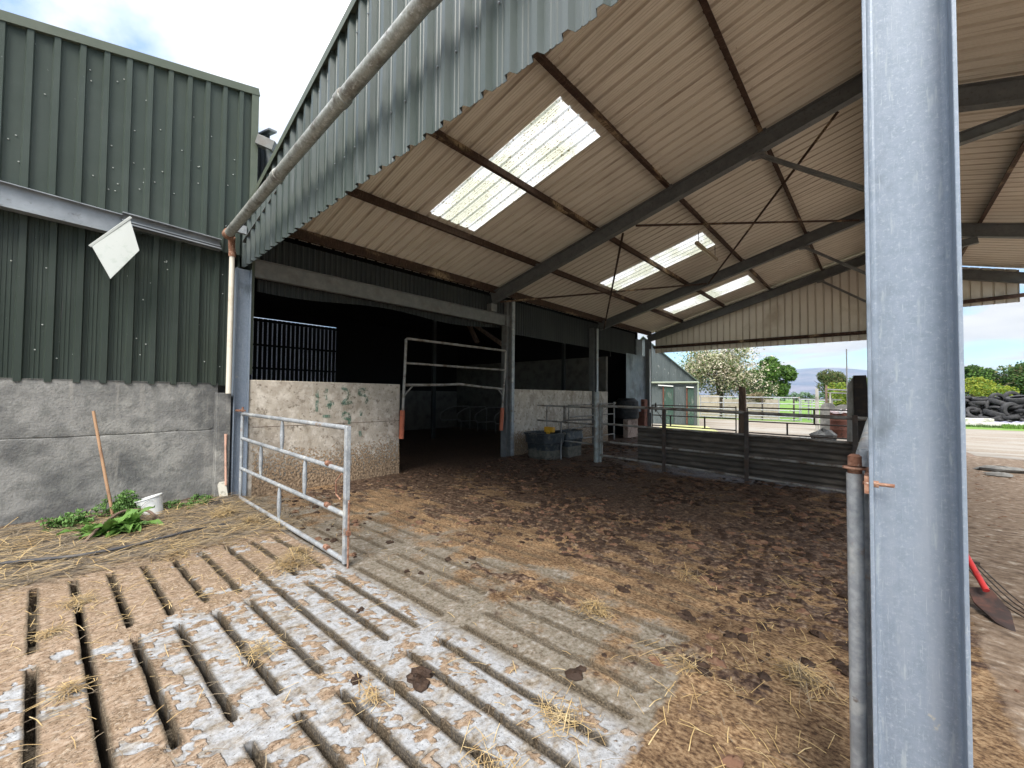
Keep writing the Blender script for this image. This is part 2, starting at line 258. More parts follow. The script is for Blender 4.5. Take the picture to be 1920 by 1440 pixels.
# ================================================= GROUND
PIT=.2195
def build_floor():
    xs=np.concatenate([np.arange(-16.2,-7.7,.14),np.arange(-7.7,.35,.02),np.arange(.35,2.6,.035),np.arange(2.6,6,.15)])
    ys=[];slot=[];edge=[]
    y=-1.5
    k0=int(math.ceil((-1.0-.02)/PIT))
    y=.02+k0*PIT-PIT/2
    for q in np.arange(-1.5,y,.03): ys.append(q);slot.append(0);edge.append(0)
    for k in range(k0,23):
        c=.02+k*PIT
        for d,s_,e in ((-.111,0,0),(-.085,0,0),(-.06,0,0),(-.038,0,0),(-.024,0,-1),(-.0195,0,-1),(-.0155,1,-1),(-.006,1,0),(.006,1,0),(.0155,1,1),(.0195,0,1),(.024,0,1),(.04,0,0),(.06,0,0),(.085,0,0)):
            ys.append(c+d); slot.append(s_); edge.append(e)
    yy=ys[-1]+.03; st=.025
    while yy<17.4: ys.append(yy);slot.append(0);edge.append(0); yy+=st; st=min(st*1.012,.11)
    ys=np.array(ys);slot=np.array(slot,float);edge=np.array(edge,float)
    X,Y=np.meshgrid(xs,ys); SL=np.repeat(slot[:,None],len(xs),1); E=np.repeat(edge[:,None],len(xs),1)
    Y=Y+np.where(E!=0,(fbm(X*9,Y*0+E*5+np.round(Y/PIT)*3.3,4,5)-.5)*.009*(1+1.8*sm(1.5,3,Y)),0)
    # slots present in three bands of slab in x, staggered joint positions
    rowk=np.round((Y-.02)/PIT)
    jx=(vnoise(rowk*3.7,rowk*0,3)-.5)*.05
    inb=np.zeros_like(X)
    for a,b in ((-5.10,-3.87),(-3.66,-2.42),(-2.20,-.97)):
        inb=np.maximum(inb,sm(a+jx-.012,a+jx+.012,X)*(1-sm(b+jx-.012,b+jx+.012,X)))
    cont=(np.mod(rowk,5)==1)&(rowk<9)                              # open joints between neighbouring slabs run right through
    inb=np.where(cont,np.maximum(inb,sm(-5.11+jx,-5.08+jx,X)*(1-sm(-1.0+jx,-.97+jx,X))*(.55+.45*(fbm(X*5,Y*5,3,50)>.36))),inb)
    # inside the shed the slabs run on further left
    ins=sm(-6.5,-6.45,X)*(1-sm(-5.27,-5.24,X))*sm(2.6,2.65,Y); inb=np.maximum(inb,ins)
    depth=.30*(1-sm(1.0,1.7,Y))+.03+.05*(1-sm(1.6,2.0,Y))
    depth=np.where(X>-2.3,np.minimum(depth,.08+.22*(1-sm(.3,.9,Y))),depth)
    depth=depth*(.45+.75*fbm(X*5,Y*5,3,40))
    blk=sm(.60,.66,fbm(X*3.5,Y*6,3,77)); depth=depth*(1-.85*blk)
    depth=depth*(1-sm(1.9,2.1,Y)*.35)*(1-sm(2.3,4.6,Y)*.8)*(1-sm(6,8,Y))
    S=SL*inb
    fine=fbm(X*14,Y*14,4,1); med=fbm(X*3.2,Y*3.2,5,2); big=fbm(X*.8,Y*.8,4,3)
    streak=.55*fbm(X*8.5,Y*4.5,6,9,.66)+.45*fbm(X*3.2,Y*3.0,5,19,.6)                    # crust lies in streaks along the slats
    out=1-sm(1.86,1.98,Y+(fbm(X*4,Y*4,3,6)-.5)*.06)                    # outdoors = rain washed, limey
    leftc=sm(-3.9,-4.7,X)                        # slabs at the left almost all crust
    cr=streak*.6+med*.22+fine*.18
    thr=.53-.15*(1-sm(-4.1,-3.75,X))-.07*(1-sm(.2,.9,Y))+.055*sm(-3.9,-3.5,X)*sm(.5,1.0,Y)+.02*sm(-2.6,-1.6,X)
    crust=np.maximum(sm(thr,thr+.02,cr),sm(.60,.62,fbm(X*13,Y*18,4,91,.6)))*out
    # rim: cracked plates
    pl=fbm(X*7,Y*16,4,13); 
    dirt=np.clip(sm(2.1,3.3,Y+(med-.5)*2.4)*.85+sm(.50,.62,streak)*.45*sm(1.9,2.4,Y),0,1)
    dirt=np.maximum(dirt,sm(-.92,-.80,X+(fine-.5)*.12)*sm(-1.5,-.5,Y)*(.78+.3*med))
    leftdirt=1-sm(-5.30,-5.18,X+(med-.5)*.25+ (Y>1.9)*0); leftdirt=leftdirt*(1-sm(1.9,2.3,Y))
    dirt=np.maximum(dirt,leftdirt)
    mud=sm(.485,.57,fbm(X*1.5,Y*2.2,4,21)*.42+fbm(X*6,Y*8,5,23,.7)*.58+.11*sm(3.2,6.5,Y)*(1-.0*sm(11,14,Y))-.12*(1-sm(2.6,4.2,Y))+.10*(1-sm(-6.9,-5.6,X))*sm(2.2,3,Y))*sm(1.9,2.6,Y)
    mud=mud*(1-sm(.3,.9,X)); mud=np.maximum(mud,1-sm(-7.35,-7.1,X+(med-.5)*.3)*1.0 if False else mud)
    mud=np.where(X<-7.3,.9,mud)
    yard=sm(.25,.7,X)                           # right of the column
    Z=np.zeros_like(X)
    Z+=crust*(.004+.010*sm(thr+.0,thr+.12,cr)+.006*(pl-.4))
    Z+=dirt*(.006+.018*(med-.35)+.010*(fine-.5))
    Z+=mud*(.010+.035*(fbm(X*6,Y*6,4,31)-.4))*(X>-7.3)
    Z+=(fine-.5)*.004
    Z+=leftdirt*(.02+.03*(med-.4)+.05*(1-sm(-7.4,-6.3,X)))
    Z-=S*depth; S2=np.maximum(S,inb*(E!=0)*.85)*(1-.25*sm(1.9,2.2,Y)-.5*sm(2.4,4.6,Y))
    Z+=yard*(.01*(med-.5)+.02*(big-.5))
    n,mn=X.shape; co=np.stack([X,Y,Z],-1).reshape(-1,3)
    idx=np.arange(n*mn).reshape(n,mn); F=np.stack([idx[:-1,:-1],idx[:-1,1:],idx[1:,1:],idx[1:,:-1]],-1).reshape(-1,4)
    me=bpy.data.meshes.new('slatted_floor'); me.from_pydata(co.tolist(),[],F.tolist()); me.update()
    A=me.color_attributes.new('mask','FLOAT_COLOR','POINT'); A.data.foreach_set('color',np.stack([crust,dirt,mud,out],-1).reshape(-1).astype(np.float32))
    B=me.color_attributes.new('mask2','FLOAT_COLOR','POINT'); B.data.foreach_set('color',np.stack([S2,yard,leftdirt,med],-1).reshape(-1).astype(np.float32))
    fl=S.reshape(-1)[F]; me.polygons.foreach_set('use_smooth',((fl.max(1)-fl.min(1))<.05).tolist())
    m=bpy.data.materials.new('floor'); m.use_nodes=True; t=m.node_tree; t.nodes.clear(); n_=t.nodes.new; l=t.links.new
    o=n_('ShaderNodeOutputMaterial'); b=n_('ShaderNodeBsdfPrincipled'); b.inputs['Specular IOR Level'].default_value=.2; l(b.outputs[0],o.inputs[0])
    c=n_('ShaderNodeTexCoord')
    a1=n_('ShaderNodeAttribute'); a1.attribute_name='mask'; s1=n_('ShaderNodeSeparateColor'); l(a1.outputs['Color'],s1.inputs[0])
    a2=n_('ShaderNodeAttribute'); a2.attribute_name='mask2'; s2=n_('ShaderNodeSeparateColor'); l(a2.outputs['Color'],s2.inputs[0])
    def noise(s,d=6,st=(1,1,1)):
        mp=n_('ShaderNodeMapping'); mp.inputs['Scale'].default_value=st; l(c.outputs['Object'],mp.inputs[0]); q=n_('ShaderNodeTexNoise'); q.inputs['Scale'].default_value=s; q.inputs['Detail'].default_value=d; q.inputs['Roughness'].default_value=.65; l(mp.outputs[0],q.inputs['Vector']); return q.outputs[0]
    def ramp(x,*st):
        q=n_('ShaderNodeValToRGB'); cr=q.color_ramp
        while len(cr.elements)<len(st): cr.elements.new(.5)
        for e,(p,col) in zip(cr.elements,st): e.position=p; e.color=(*col,1)
        l(x,q.inputs[0]); return q.outputs[0]
    def mix(f,A_,B_):
        q=n_('ShaderNodeMix'); q.data_type='RGBA'; l(f,q.inputs[0]); l(A_,q.inputs[6]); l(B_,q.inputs[7]); return q.outputs[2]
    def thr_(mask,nz,amp,lo=.45,hi=.55):
        q=n_('ShaderNodeMath'); q.operation='MULTIPLY_ADD'; l(nz,q.inputs[0]); q.inputs[1].default_value=amp; 
        r=n_('ShaderNodeMath'); r.operation='ADD'; r.inputs[1].default_value=-amp/2; l(mask,r.inputs[0]); l(r.outputs[0],q.inputs[2])
        mr=n_('ShaderNodeMapRange'); mr.inputs[1].default_value=lo; mr.inputs[2].default_value=hi; l(q.outputs[0],mr.inputs[0]); return mr.outputs[0]
    n30,n8,n90,n3=noise(30),noise(8),noise(95,4),noise(3)
    st=noise(11,8,(1,2.2,1))
    def thr_c(x,a,b_):
        mr=n_('ShaderNodeMapRange'); mr.inputs[1].default_value=a; mr.inputs[2].default_value=b_; l(x,mr.inputs[0]); return mr.outputs[0]
    lime=mix(thr_c(noise(75,3),.60,.66),ramp(n30,(.30,(0.130,0.123,0.116)),(.42,(0.245,0.249,0.256)),(.55,(0.311,0.318,0.333)),(.72,(0.361,0.369,0.375))),ramp(n3,(.4,(0.087,0.072,0.065)),(.6,(0.144,0.130,0.116))))
    grey=ramp(noise(34,10),(.36,(.075,.056,.038)),(.46,(.135,.115,.088)),(.56,(.18,.16,.13)),(.68,(.22,.20,.175)))
    concc=mix(s1.outputs[0] if False else a1.outputs['Alpha'],grey,lime)
    crustc=ramp(noise(22,10,(1.8,1,1)),(.30,(0.074,0.048,0.030)),(.40,(0.179,0.123,0.082)),(.52,(0.268,0.197,0.141)),(.62,(0.312,0.246,0.186)),(.74,(0.342,0.312,0.283)))
    dirtc=ramp(noise(38,10,(1,1.5,1)),(.36,(.045,.026,.016)),(.46,(.125,.078,.044)),(.55,(.20,.135,.080)),(.66,(.28,.205,.13)))
    mudc=ramp(noise(26,10),(.35,(.017,.010,.008)),(.47,(.050,.030,.022)),(.56,(.115,.076,.052)),(.66,(.23,.175,.13)))
    slotc=ramp(n90,(.4,(0.026,0.020,0.013)),(.52,(0.075,0.058,0.039)),(.64,(0.150,0.120,0.083)))
    yardc=ramp(noise(9,12,(1,1.5,1)),(.36,(.085,.060,.042)),(.47,(.155,.112,.080)),(.57,(.21,.16,.12)),(.68,(.34,.30,.25)))
    leftc_=ramp(noise(14,8,(2.5,1,1)),(.35,(.06,.048,.04)),(.5,(.12,.10,.08)),(.62,(.22,.18,.13)))
    film=ramp(noise(19,10,(1.4,1,1)),(.38,(.10,.078,.055)),(.50,(.20,.17,.135)),(.62,(.30,.285,.265)))
    concc0=concc
    concc=mix(thr_c(noise(5.5,9,(1.8,1,1)),.47,.62),concc,film)
    cm=thr_(s1.outputs[0],noise(26,10),1.25,.36,.60)
    rn=n_('ShaderNodeMath'); rn.operation='SUBTRACT'; l(noise(13,5,(1.6,1,1)),rn.inputs[0]); rn.inputs[1].default_value=.5
    ra=n_('ShaderNodeMath'); ra.operation='ABSOLUTE'; l(rn.outputs[0],ra.inputs[0])
    crustc=mix(thr_c(noise(4.5,8,(1.5,1,1)),.44,.60),crustc,ramp(noise(60,6),(.38,(.13,.085,.052)),(.55,(.24,.175,.12)),(.66,(.34,.29,.23))))
    rd=n_('ShaderNodeValToRGB'); rd.color_ramp.elements[0].position=.004; rd.color_ramp.elements[0].color=(.055,.034,.022,1); rd.color_ramp.elements[1].position=.016; rd.color_ramp.elements[1].color=(1,1,1,1); l(ra.outputs[0],rd.inputs[0])
    ml=n_('ShaderNodeMix'); ml.data_type='RGBA'; ml.blend_type='MULTIPLY'; ml.inputs[0].default_value=.8; l(crustc,ml.inputs[6]); l(rd.outputs[0],ml.inputs[7]); crustc=ml.outputs[2]
    x=mix(cm,concc,crustc)
    lo=n_('ShaderNodeMix'); lo.data_type='RGBA'; lo.blend_type='MULTIPLY'; lo.inputs[0].default_value=1; l(dirtc,lo.inputs[6]); l(ramp(noise(1.6,5,(1,1.4,1)),(.36,(.62,.58,.55)),(.50,(1,.98,.95)),(.64,(1.35,1.3,1.22))),lo.inputs[7]); dirtc=lo.outputs[2]
    x=mix(thr_(s1.outputs[1],n30,.9,.3,.75),x,dirtc)
    x=mix(s2.outputs[2],x,leftc_)
    x=mix(thr_(s1.outputs[2],n30,.9,.25,.7),x,mudc)
    x=mix(s2.outputs[0],x,slotc)
    x=mix(thr_(s2.outputs[1],n8,.5),x,mix(thr_(s2.outputs[1],n90,0),yardc,yardc))
    l(x,b.inputs['Base Color'])
    rr=n_('ShaderNodeMapRange'); rr.inputs[3].default_value=.9; rr.inputs[4].default_value=.55; l(s1.outputs[2],rr.inputs[0]); l(rr.outputs[0],b.inputs['Roughness'])
    hh=n_('ShaderNodeMath'); hh.operation='ADD'; l(cm,hh.inputs[0]); l(noise(45,10),hh.inputs[1]); bp=n_('ShaderNodeBump'); bp.inputs['Strength'].default_value=.8; bp.inputs['Distance'].default_value=.010; l(hh.outputs[0],bp.inputs['Height']); l(bp.outputs[0],b.inputs['Normal'])
    me.materials.append(m); ob=bpy.data.objects.new('slatted_floor',me); COL.objects.link(ob); tag(ob,kind='structure')
build_floor()
def flat(name,pts,z,m):
    mb=MB(); mb.add([(x,y,z) for x,y in pts],[tuple(range(len(pts)))]); return tag(mb.build(name,m),kind='structure')
M['yard']=mat('yard_concrete',(.20,.17,.135),[((.25,.235,.21),.35,.42,.6,(.6,2.5,1)),((.18,.14,.10),.5,.5,.66,(.4,2.5,1)),((.14,.10,.07),1.6,.58,.68,(.5,2,1)),((.30,.27,.24),14,.55,.7)],.9,bump=(10,.3))
M['soil']=mat('brown_ground',(.21,.155,.115),[((.15,.10,.075),1.2,.45,.6),((.30,.24,.19),.8,.52,.68,(1,2,1)),((.34,.28,.22),12,.55,.7),((.10,.07,.05),20,.58,.7)],.95,bump=(14,.6,.03))
M['field']=mat('grass_field',(.085,.165,.025),[((.13,.21,.04),.15,.42,.6),((.09,.18,.03),.6,.5,.7),((.26,.34,.10),1.5,.6,.7)],.95,bump=(4,.3,.05))
M['farland']=mat('far_land',(.10,.15,.07),[((.16,.2,.1),.01,.45,.6)],1)
flat('ground',[(-9000,-500),(9000,-500),(9000,9500),(-9000,9500)],-.5,M['farland'])
flat('yard',[(-60,-40),(60,-40),(60,-1.45),(-60,-1.45)],-.012,M['yard'])
flat('dirt_ground',[(5.9,-1.45),(60,-1.45),(60,19),(-16,19),(-16,17.3),(5.9,17.3)],-.016,M['soil'])
flat('yard',[(-30,19),(60,19),(60,34),(-30,34)],-.02,M['yard'])
flat('yard',[(3.0,12.3),(60,12.3),(60,19),(2.0,19),(2.2,15.3)],-.011,M['yard'])
flat('field',[(-300,34),(300,34),(300,400),(-300,400)],-.03,M['field'])
# verge of grass by the far shed
M['moss']=mat('mossy_verge',(.33,.34,.14),[((.45,.40,.25),2,.45,.65),((.2,.26,.07),5,.52,.66)],.95)
flat('grass_verge',[(-8.4,20),(-5.5,19.2),(-5.2,20.2),(-7.2,24.6),(-9.5,24.6)],-.008,M['moss'])

# ================================================= MAIN OPEN SHED
XE=-7.3                                   # back line
YF,Y1,Y2,Y3=1.95,7.5,12.9,17.0           # frames
S=.272
rb=lambda x: 3.90+S*(x+7.3)               # rafter underside, left slope
zs=lambda x: 4.345+S*(x+7.3)              # sheet underside
rbR=lambda x: 5.22-.27*(x-.79)
zsR=lambda x: rbR(x)+.44
yf=lambda x: 1.84-.030*(x-.1)             # front cladding line
shed=thing('open_shed','large open fronted cattle shed with pale underside sheeting, rusty purlins and green gable','shed',(0,YF,0))
# roof sheets with skylight openings
P=.2165
SKY=[(4.42,5.45),(10.28,11.30),(14.83,15.87)]
def roof():
    ph=4.42-.0375
    full=MB()
    def prof(y0,y1): return profile(y0,y1,P,.062,.034,.030,3,ph)
    snap=lambda y: ph+round((y-ph)/P)*P+.0
    segs=[];cur=2.09; gaps=[(snap(a),snap(a)+5*P) for a,b in SKY]
    place=lambda u,v,d:(v,u,zs(v)+d)
    def strip(y0,y1,x0,x1):
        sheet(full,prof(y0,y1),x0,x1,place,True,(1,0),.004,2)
    for a,b in gaps:
        strip(cur,a,-7.55,.10); strip(a,b,-7.55,-5.80); strip(a,b,-3.08,.10); cur=b
    strip(cur,17.46,-7.55,.10)
    for a,b in zip([2.09]+[g[1] for g in gaps],[g[0] for g in gaps]+[17.46]):     # end lap and hook bolts
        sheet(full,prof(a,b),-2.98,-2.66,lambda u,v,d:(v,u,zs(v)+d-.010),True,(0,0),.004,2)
    rb_=random.Random(8)
    for xp in (-7.22,-5.90,-4.36,-2.86,-1.38,-.02):
        y=2.2
        while y<17.2:
            if not any(g[0]<y<g[1] for g in gaps) and rb_.random()<.8: q=rb_.uniform(-.01,.01); x=xp+.09+q; full.box(x-.006,y-.006,zs(x)-.030,x+.006,y+.006,zs(x)-.002,2)
            y+=P*2
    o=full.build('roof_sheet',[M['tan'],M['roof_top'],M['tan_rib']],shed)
    for a,b in gaps:
        mb=MB(); sheet(mb,prof(a-.02,b+.02),-5.95,-2.95,lambda u,v,d:(v,u,zs(v)+d+.008),False); mb.build('skylight',M['skylight'],shed)
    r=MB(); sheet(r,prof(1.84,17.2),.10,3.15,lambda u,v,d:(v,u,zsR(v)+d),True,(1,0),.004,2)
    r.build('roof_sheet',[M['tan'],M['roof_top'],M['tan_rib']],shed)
    c=MB(); sheet(c,profile(1.85,17.2,P),lambda u:zsR(.12)-.05,lambda u:zs(.1)+.02,lambda u,v,d:(.12+d,u,v),True,(0,1)); c.build('clerestory_cladding',[M['green'],M['tan']],shed)
    d=MB()
    for a,b in gaps: d.box(-5.8,b+.005,zs(-5.8)-.03,-5.79,b+.02,zs(-5.8)) if False else None
roof()
# purlins
for x in (-7.22,-5.90,-4.36,-2.86,-1.38,-.02):
    mb=MB(); zt=zs(x)-.006; h=.15 if x>-7 else .19; sag=.0
    mb.box(x-.004,2.1,zt-h,x+.004,17.15,zt); mb.box(x+.004,2.1,zt-h,x+.062,17.15,zt-h+.006); mb.box(x-.058,2.1,zt-.006,x-.004,17.15,zt)
    mb.box(x+.056,2.1,zt-h+.006,x+.062,17.15,zt-h+.022)
    mb.build('purlin',M['rustpurlin'],shed)
for x in (.25,1.65,3.05):
    mb=MB(); zt=zsR(x)-.006; mb.box(x-.004,2.1,zt-.15,x+.004,17.15,zt); mb.box(x-.062,2.1,zt-.15,x-.004,17.15,zt-.144); mb.box(x+.004,2.1,zt-.006,x+.058,17.15,zt)
    mb.build('purlin',M['rustpurlin'],shed)
# rafters
def seg(mb,x0,x1,f,y,dp=.27,w=.14): mb.ibeam((x0,y,f(x0)+dp/2),(x1,y,f(x1)+dp/2),dp,w)
for y in (YF+.12,Y1,Y2,Y3-.05):
    mb=MB(); seg(mb,XE,.04,rb,y); 
    for x in (-5.90,-4.36,-2.86,-1.38): mb.box(x+.02,y-.05,rb(x)+.272,x+.10,y+.05,rb(x)+.34)
    mb.build('rafter',M['rafter'],shed)
    mb=MB(); seg(mb,.16,3.1,rbR,y); mb.build('rafter',M['rafter'],shed)
# frame columns (mid line) and knee braces
def ipost(x,y,z0,z1,d=.205,w=.20,m='galv_dull',name='post',ydir=True,label=None):
    mb=MB()
    if ydir: # web lies in x direction (web face looks along y)
        mb.box(x-d/2,y-w/2,z0,x-d/2+.011,y+w/2,z1); mb.box(x+d/2-.011,y-w/2,z0,x+d/2,y+w/2,z1); mb.box(x-d/2+.011,y-.004,z0,x+d/2-.011,y+.004,z1)
    else:
        mb.box(x-w/2,y-d/2,z0,x+w/2,y-d/2+.011,z1); mb.box(x-w/2,y+d/2-.011,z0,x+w/2,y+d/2,z1); mb.box(x-.004,y-d/2+.011,z0,x+.004,y+d/2-.011,z1)
    o=mb.build(name,M[m],shed)
    if label: o['label']=label
    return o
for y in (Y1,Y2,Y3-.05): ipost(.1,y,0,rb(0)-.01,m='galv')
fc=MB(); x0,x1=-.028,.190; yb=1.80
fc.box(x0,yb,0,x0+.011,yb+.2,5.6); fc.box(x1-.011,yb,0,x1,yb+.2,5.6); fc.box(x0+.011,yb+.088,0,x1-.011,yb+.096,5.6)
fr=.016
for i in range(4):    # root fillets
    a0,a1=math.pi/2*i/4,math.pi/2*(i+1)/4
    for sx,xx in ((1,x0+.011),(-1,x1-.011)):
        p0=(xx+sx*fr*(1-math.cos(a0)) if False else xx+sx*fr*(1-math.sin(a0)),yb+.088-fr*(1-math.cos(a0))); p1=(xx+sx*fr*(1-math.sin(a1)),yb+.088-fr*(1-math.cos(a1)))
        fc.add([(p0[0],p0[1],0),(p1[0],p1[1],0),(p1[0],p1[1],5.6),(p0[0],p0[1],5.6)],[(0,1,2,3)])
o=fc.build('post',M['galv_col'],shed,bevel=.0025); o['label']='thick bluish galvanised steel column filling the right of the picture'
for y in (Y1,Y2,Y3-.05):
    mb=MB(); 
    mb.bar((-1.40,y,rb(-1.40)-.02),(0,y,4.42),.06,.06); mb.bar((-1.40,y,rb(-1.40)-.02),(0,y,4.42),.10,.008); mb.box(-1.50,y-.05,rb(-1.5)-.05,-1.30,y+.05,rb(-1.45)-.002)
    mb.build('knee_brace',M['galv_dull'],shed)
    mb=MB(); mb.ibeam((.2,y,4.77),(1.6,y,rbR(1.6)-.06),.14,.10); mb.build('knee_brace',M['rafter'],shed)
# back line posts
ipost(-7.345,2.05,0,3.52,.20,.13,'galv_col',ydir=False,label='bluish galvanised corner post beside the downpipe')
ipost(XE-.05,8.12,0,4.1,.18,.18,'galv_dull',ydir=False)
mb=MB(); mb.box(XE+.02,8.24,0,XE+.05,8.34,4.12); mb.build('post',M['galv'],shed)['label']='thin galvanised angle at the right edge of the doorway'
ipost(XE-.02,12.5,0,3.93,.2,.19,'rafter',ydir=False)
mb=MB(); mb.box(XE+.07,12.56,0,XE+.10,12.66,3.92); mb.build('post',M['galv'],shed)
ipost(XE+.02,16.95,0,4.02,.2,.2,'rafter',ydir=False)
ipost(3.15,16.95,0,4.3,.2,.2,'rafter',ydir=False)
mb=MB(); mb.box(-7.18,16.82,.95,-7.14,16.87,3.6); mb.build('post_edge_strip',M['white'],shed)
# base plates / short block under rafter 1
mb=MB(); mb.box(XE-.08,7.40,3.71,XE+.09,7.60,3.90); mb.build('rafter_seat',M['galv_dull'],shed)
# header beam
mb=MB(); mb.ibeam((XE-.02,2.2,3.565),(XE-.02,8.2,3.565),.28,.10); o=mb.build('header_beam',M['galv_dull'],shed)
# bracing rods between rafter 1 and 2
RODS=[((-7.1,7.6,3.95),(-3.75,12.85,4.93)),((-3.77,7.58,4.84),(-7.1,12.85,3.92)),((-3.5,7.58,4.92),(-.3,12.85,5.86)),((-.4,7.6,5.78),(-3.7,12.85,4.93))]
for a,b in RODS:
    mb=MB(); mb.bar(a,b,.045,.008); mb.bar(a,b,.008,.045); mb.build('bracing_rod',M['rustpurlin'],shed)
# near gable cladding
mb=MB(); pf=profile(-7.36,.35,P,.082,.040,.042,2,-7.36)
zg=lambda x: min(4.31+.287*(x+7.36),99)
zbot=lambda x: 3.545+.006*(x+7.3)
sheet(mb,pf,zbot,lambda x:zg(x),lambda u,v,d:(u,yf(u)-d,v),True,(0,1))
for i in range(-2,34):
    for j,fz in enumerate((.22,.55,.88)):
        x=-7.36+.148+i*P
        if x<-7.3 or x>.2 or random.random()<.35: continue
        z=zbot(x)+(zg(x)-zbot(x))*fz+random.uniform(-.05,.05); y=yf(x)-.004
        mb.lathe([(0,.010),(.006,.009),(.009,.002),(.009,0)],(x,y,z),6,Matrix.Rotation(R(90),3,'X'),2)
mb.build('gable_cladding',[M['green_front'],M['dark_clad'],M['steelbeam']],shed)  # inner face coloured dark so the rib openings look shaded
mb=MB(); zg2=lambda x: zsR(x)+.03
sheet(mb,profile(.35,3.2,P,.082,.040,.042,2,-7.36),lambda u:4.28,zg2,lambda u,v,d:(u,yf(u)-d,v),True,(0,1)); mb.build('gable_cladding',[M['green_front'],M['tan']],shed)
mb=MB()
for (a,b,f) in ((-7.42,.1,zg),(.1,3.2,lambda x:zg2(x)+.02)):
    p=[];n=2
    mb.hexa([(a,yf(a)-.065,f(a)-.05),(b,yf(b)-.065,f(b)-.05),(b,yf(b)-.060,f(b)-.05),(a,yf(a)-.060,f(a)-.05),(a,yf(a)-.065,f(a)+.045),(b,yf(b)-.065,f(b)+.045),(b,yf(b)-.06,f(b)+.045),(a,yf(a)-.06,f(a)+.045)])
    mb.hexa([(a,yf(a)-.06,f(a)+.038),(b,yf(b)-.06,f(b)+.038),(b,yf(b)+.30,f(b)+.038),(a,yf(a)+.12,f(a)+.038),(a,yf(a)-.06,f(a)+.045),(b,yf(b)-.06,f(b)+.045),(b,yf(b)+.30,f(b)+.045),(a,yf(a)+.12,f(a)+.045)])
mb.build('verge_flashing',M['flash'],shed)
# far gable cladding
mb=MB(); pf=profile(-7.05,.1,P*1.01,.05,.02,.03,0,-7.05)
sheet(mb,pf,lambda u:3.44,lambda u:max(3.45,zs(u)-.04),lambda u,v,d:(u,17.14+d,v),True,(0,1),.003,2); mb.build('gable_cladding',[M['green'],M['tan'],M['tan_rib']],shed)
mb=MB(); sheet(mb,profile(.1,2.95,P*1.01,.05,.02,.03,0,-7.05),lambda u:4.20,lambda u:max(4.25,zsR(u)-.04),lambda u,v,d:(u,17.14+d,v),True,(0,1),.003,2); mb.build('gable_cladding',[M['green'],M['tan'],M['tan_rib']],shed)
mb=MB(); mb.box(-7.1,17.02,3.66,.1,17.08,3.73); mb.box(-7.1,17.075,3.62,.1,17.085,3.73); mb.bar((.16,17.04,4.28),(2.9,17.04,4.36),.06,.10)
mb.build('sheeting_rail',M['rustpurlin'],shed)
# eave wall cladding along the back line
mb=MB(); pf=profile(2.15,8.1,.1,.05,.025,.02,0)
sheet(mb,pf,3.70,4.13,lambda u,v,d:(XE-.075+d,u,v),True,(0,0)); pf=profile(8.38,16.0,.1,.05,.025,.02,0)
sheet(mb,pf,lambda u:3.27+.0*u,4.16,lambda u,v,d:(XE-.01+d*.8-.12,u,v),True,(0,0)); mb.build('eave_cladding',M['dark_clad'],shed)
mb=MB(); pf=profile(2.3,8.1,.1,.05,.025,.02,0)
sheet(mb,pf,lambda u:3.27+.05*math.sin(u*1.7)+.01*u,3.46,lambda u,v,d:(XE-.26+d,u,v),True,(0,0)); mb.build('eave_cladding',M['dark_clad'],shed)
mb=MB(); sheet(mb,profile(15.05,16.85,.15,.06,.03,.006,0),lambda u:1.55 if u<15.9 else 1.0,lambda u:3.30,lambda u,v,d:(XE-.05+d,u,v),True,(0,0)); mb.box(XE-.10,15.98,3.3,XE-.05,16.5,3.95)
mb.build('galvanised_wall_panel',M['panel'],shed)
# dead light fitting below third purlin
lf=thing('strip_light','old beige fluorescent light batten hanging under the second skylight','light fitting',(-3.1,10.6,5.1))
mb=MB(); mb.box(-3.16,9.95,5.14,-3.08,11.55,5.20); mb.build('casing',mat('beige_casing',(.36,.31,.23),[((.22,.18,.13),8,.5,.7)],.6),lf)
mb=MB(); mb.tube([(-3.12,9.99,5.115),(-3.12,11.51,5.115)],.018,10); mb.build('tube',mat('dirty_tube',(.45,.40,.31),[],.4),lf)
for y in (10.1,11.4): mb=MB(); mb.box(-3.125,y,5.20,-3.115,y+.02,zs(-3.12)); mb.build('bracket',M['rustpurlin'],lf)

# ================================================= CUBICLE HOUSE behind the back line
cub=thing('cubicle_house','dark adjoining cubicle house seen through the doorway, with a spaced boarded side','shed',(-11.5,9,0))
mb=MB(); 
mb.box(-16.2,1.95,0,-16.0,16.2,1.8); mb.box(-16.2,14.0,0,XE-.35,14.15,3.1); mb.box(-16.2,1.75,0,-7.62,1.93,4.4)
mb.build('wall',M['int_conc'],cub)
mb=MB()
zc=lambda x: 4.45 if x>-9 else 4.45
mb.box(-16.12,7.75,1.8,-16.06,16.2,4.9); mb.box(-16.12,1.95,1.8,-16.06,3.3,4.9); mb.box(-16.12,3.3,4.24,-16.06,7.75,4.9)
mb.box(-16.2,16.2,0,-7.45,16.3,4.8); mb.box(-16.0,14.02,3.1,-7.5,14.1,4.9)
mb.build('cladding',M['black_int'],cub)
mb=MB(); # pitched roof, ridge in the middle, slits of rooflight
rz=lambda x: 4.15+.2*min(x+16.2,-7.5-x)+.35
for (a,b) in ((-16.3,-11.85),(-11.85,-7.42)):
    for (y0,y1) in ((1.75,9.6),(10.5,16.3)): mb.hexa([(a,y0,rz(a)),(b,y0,rz(b)),(b,y1,rz(b)),(a,y1,rz(a)),(a,y0,rz(a)+.04),(b,y0,rz(b)+.04),(b,y1,rz(b)+.04),(a,y1,rz(a)+.04)])
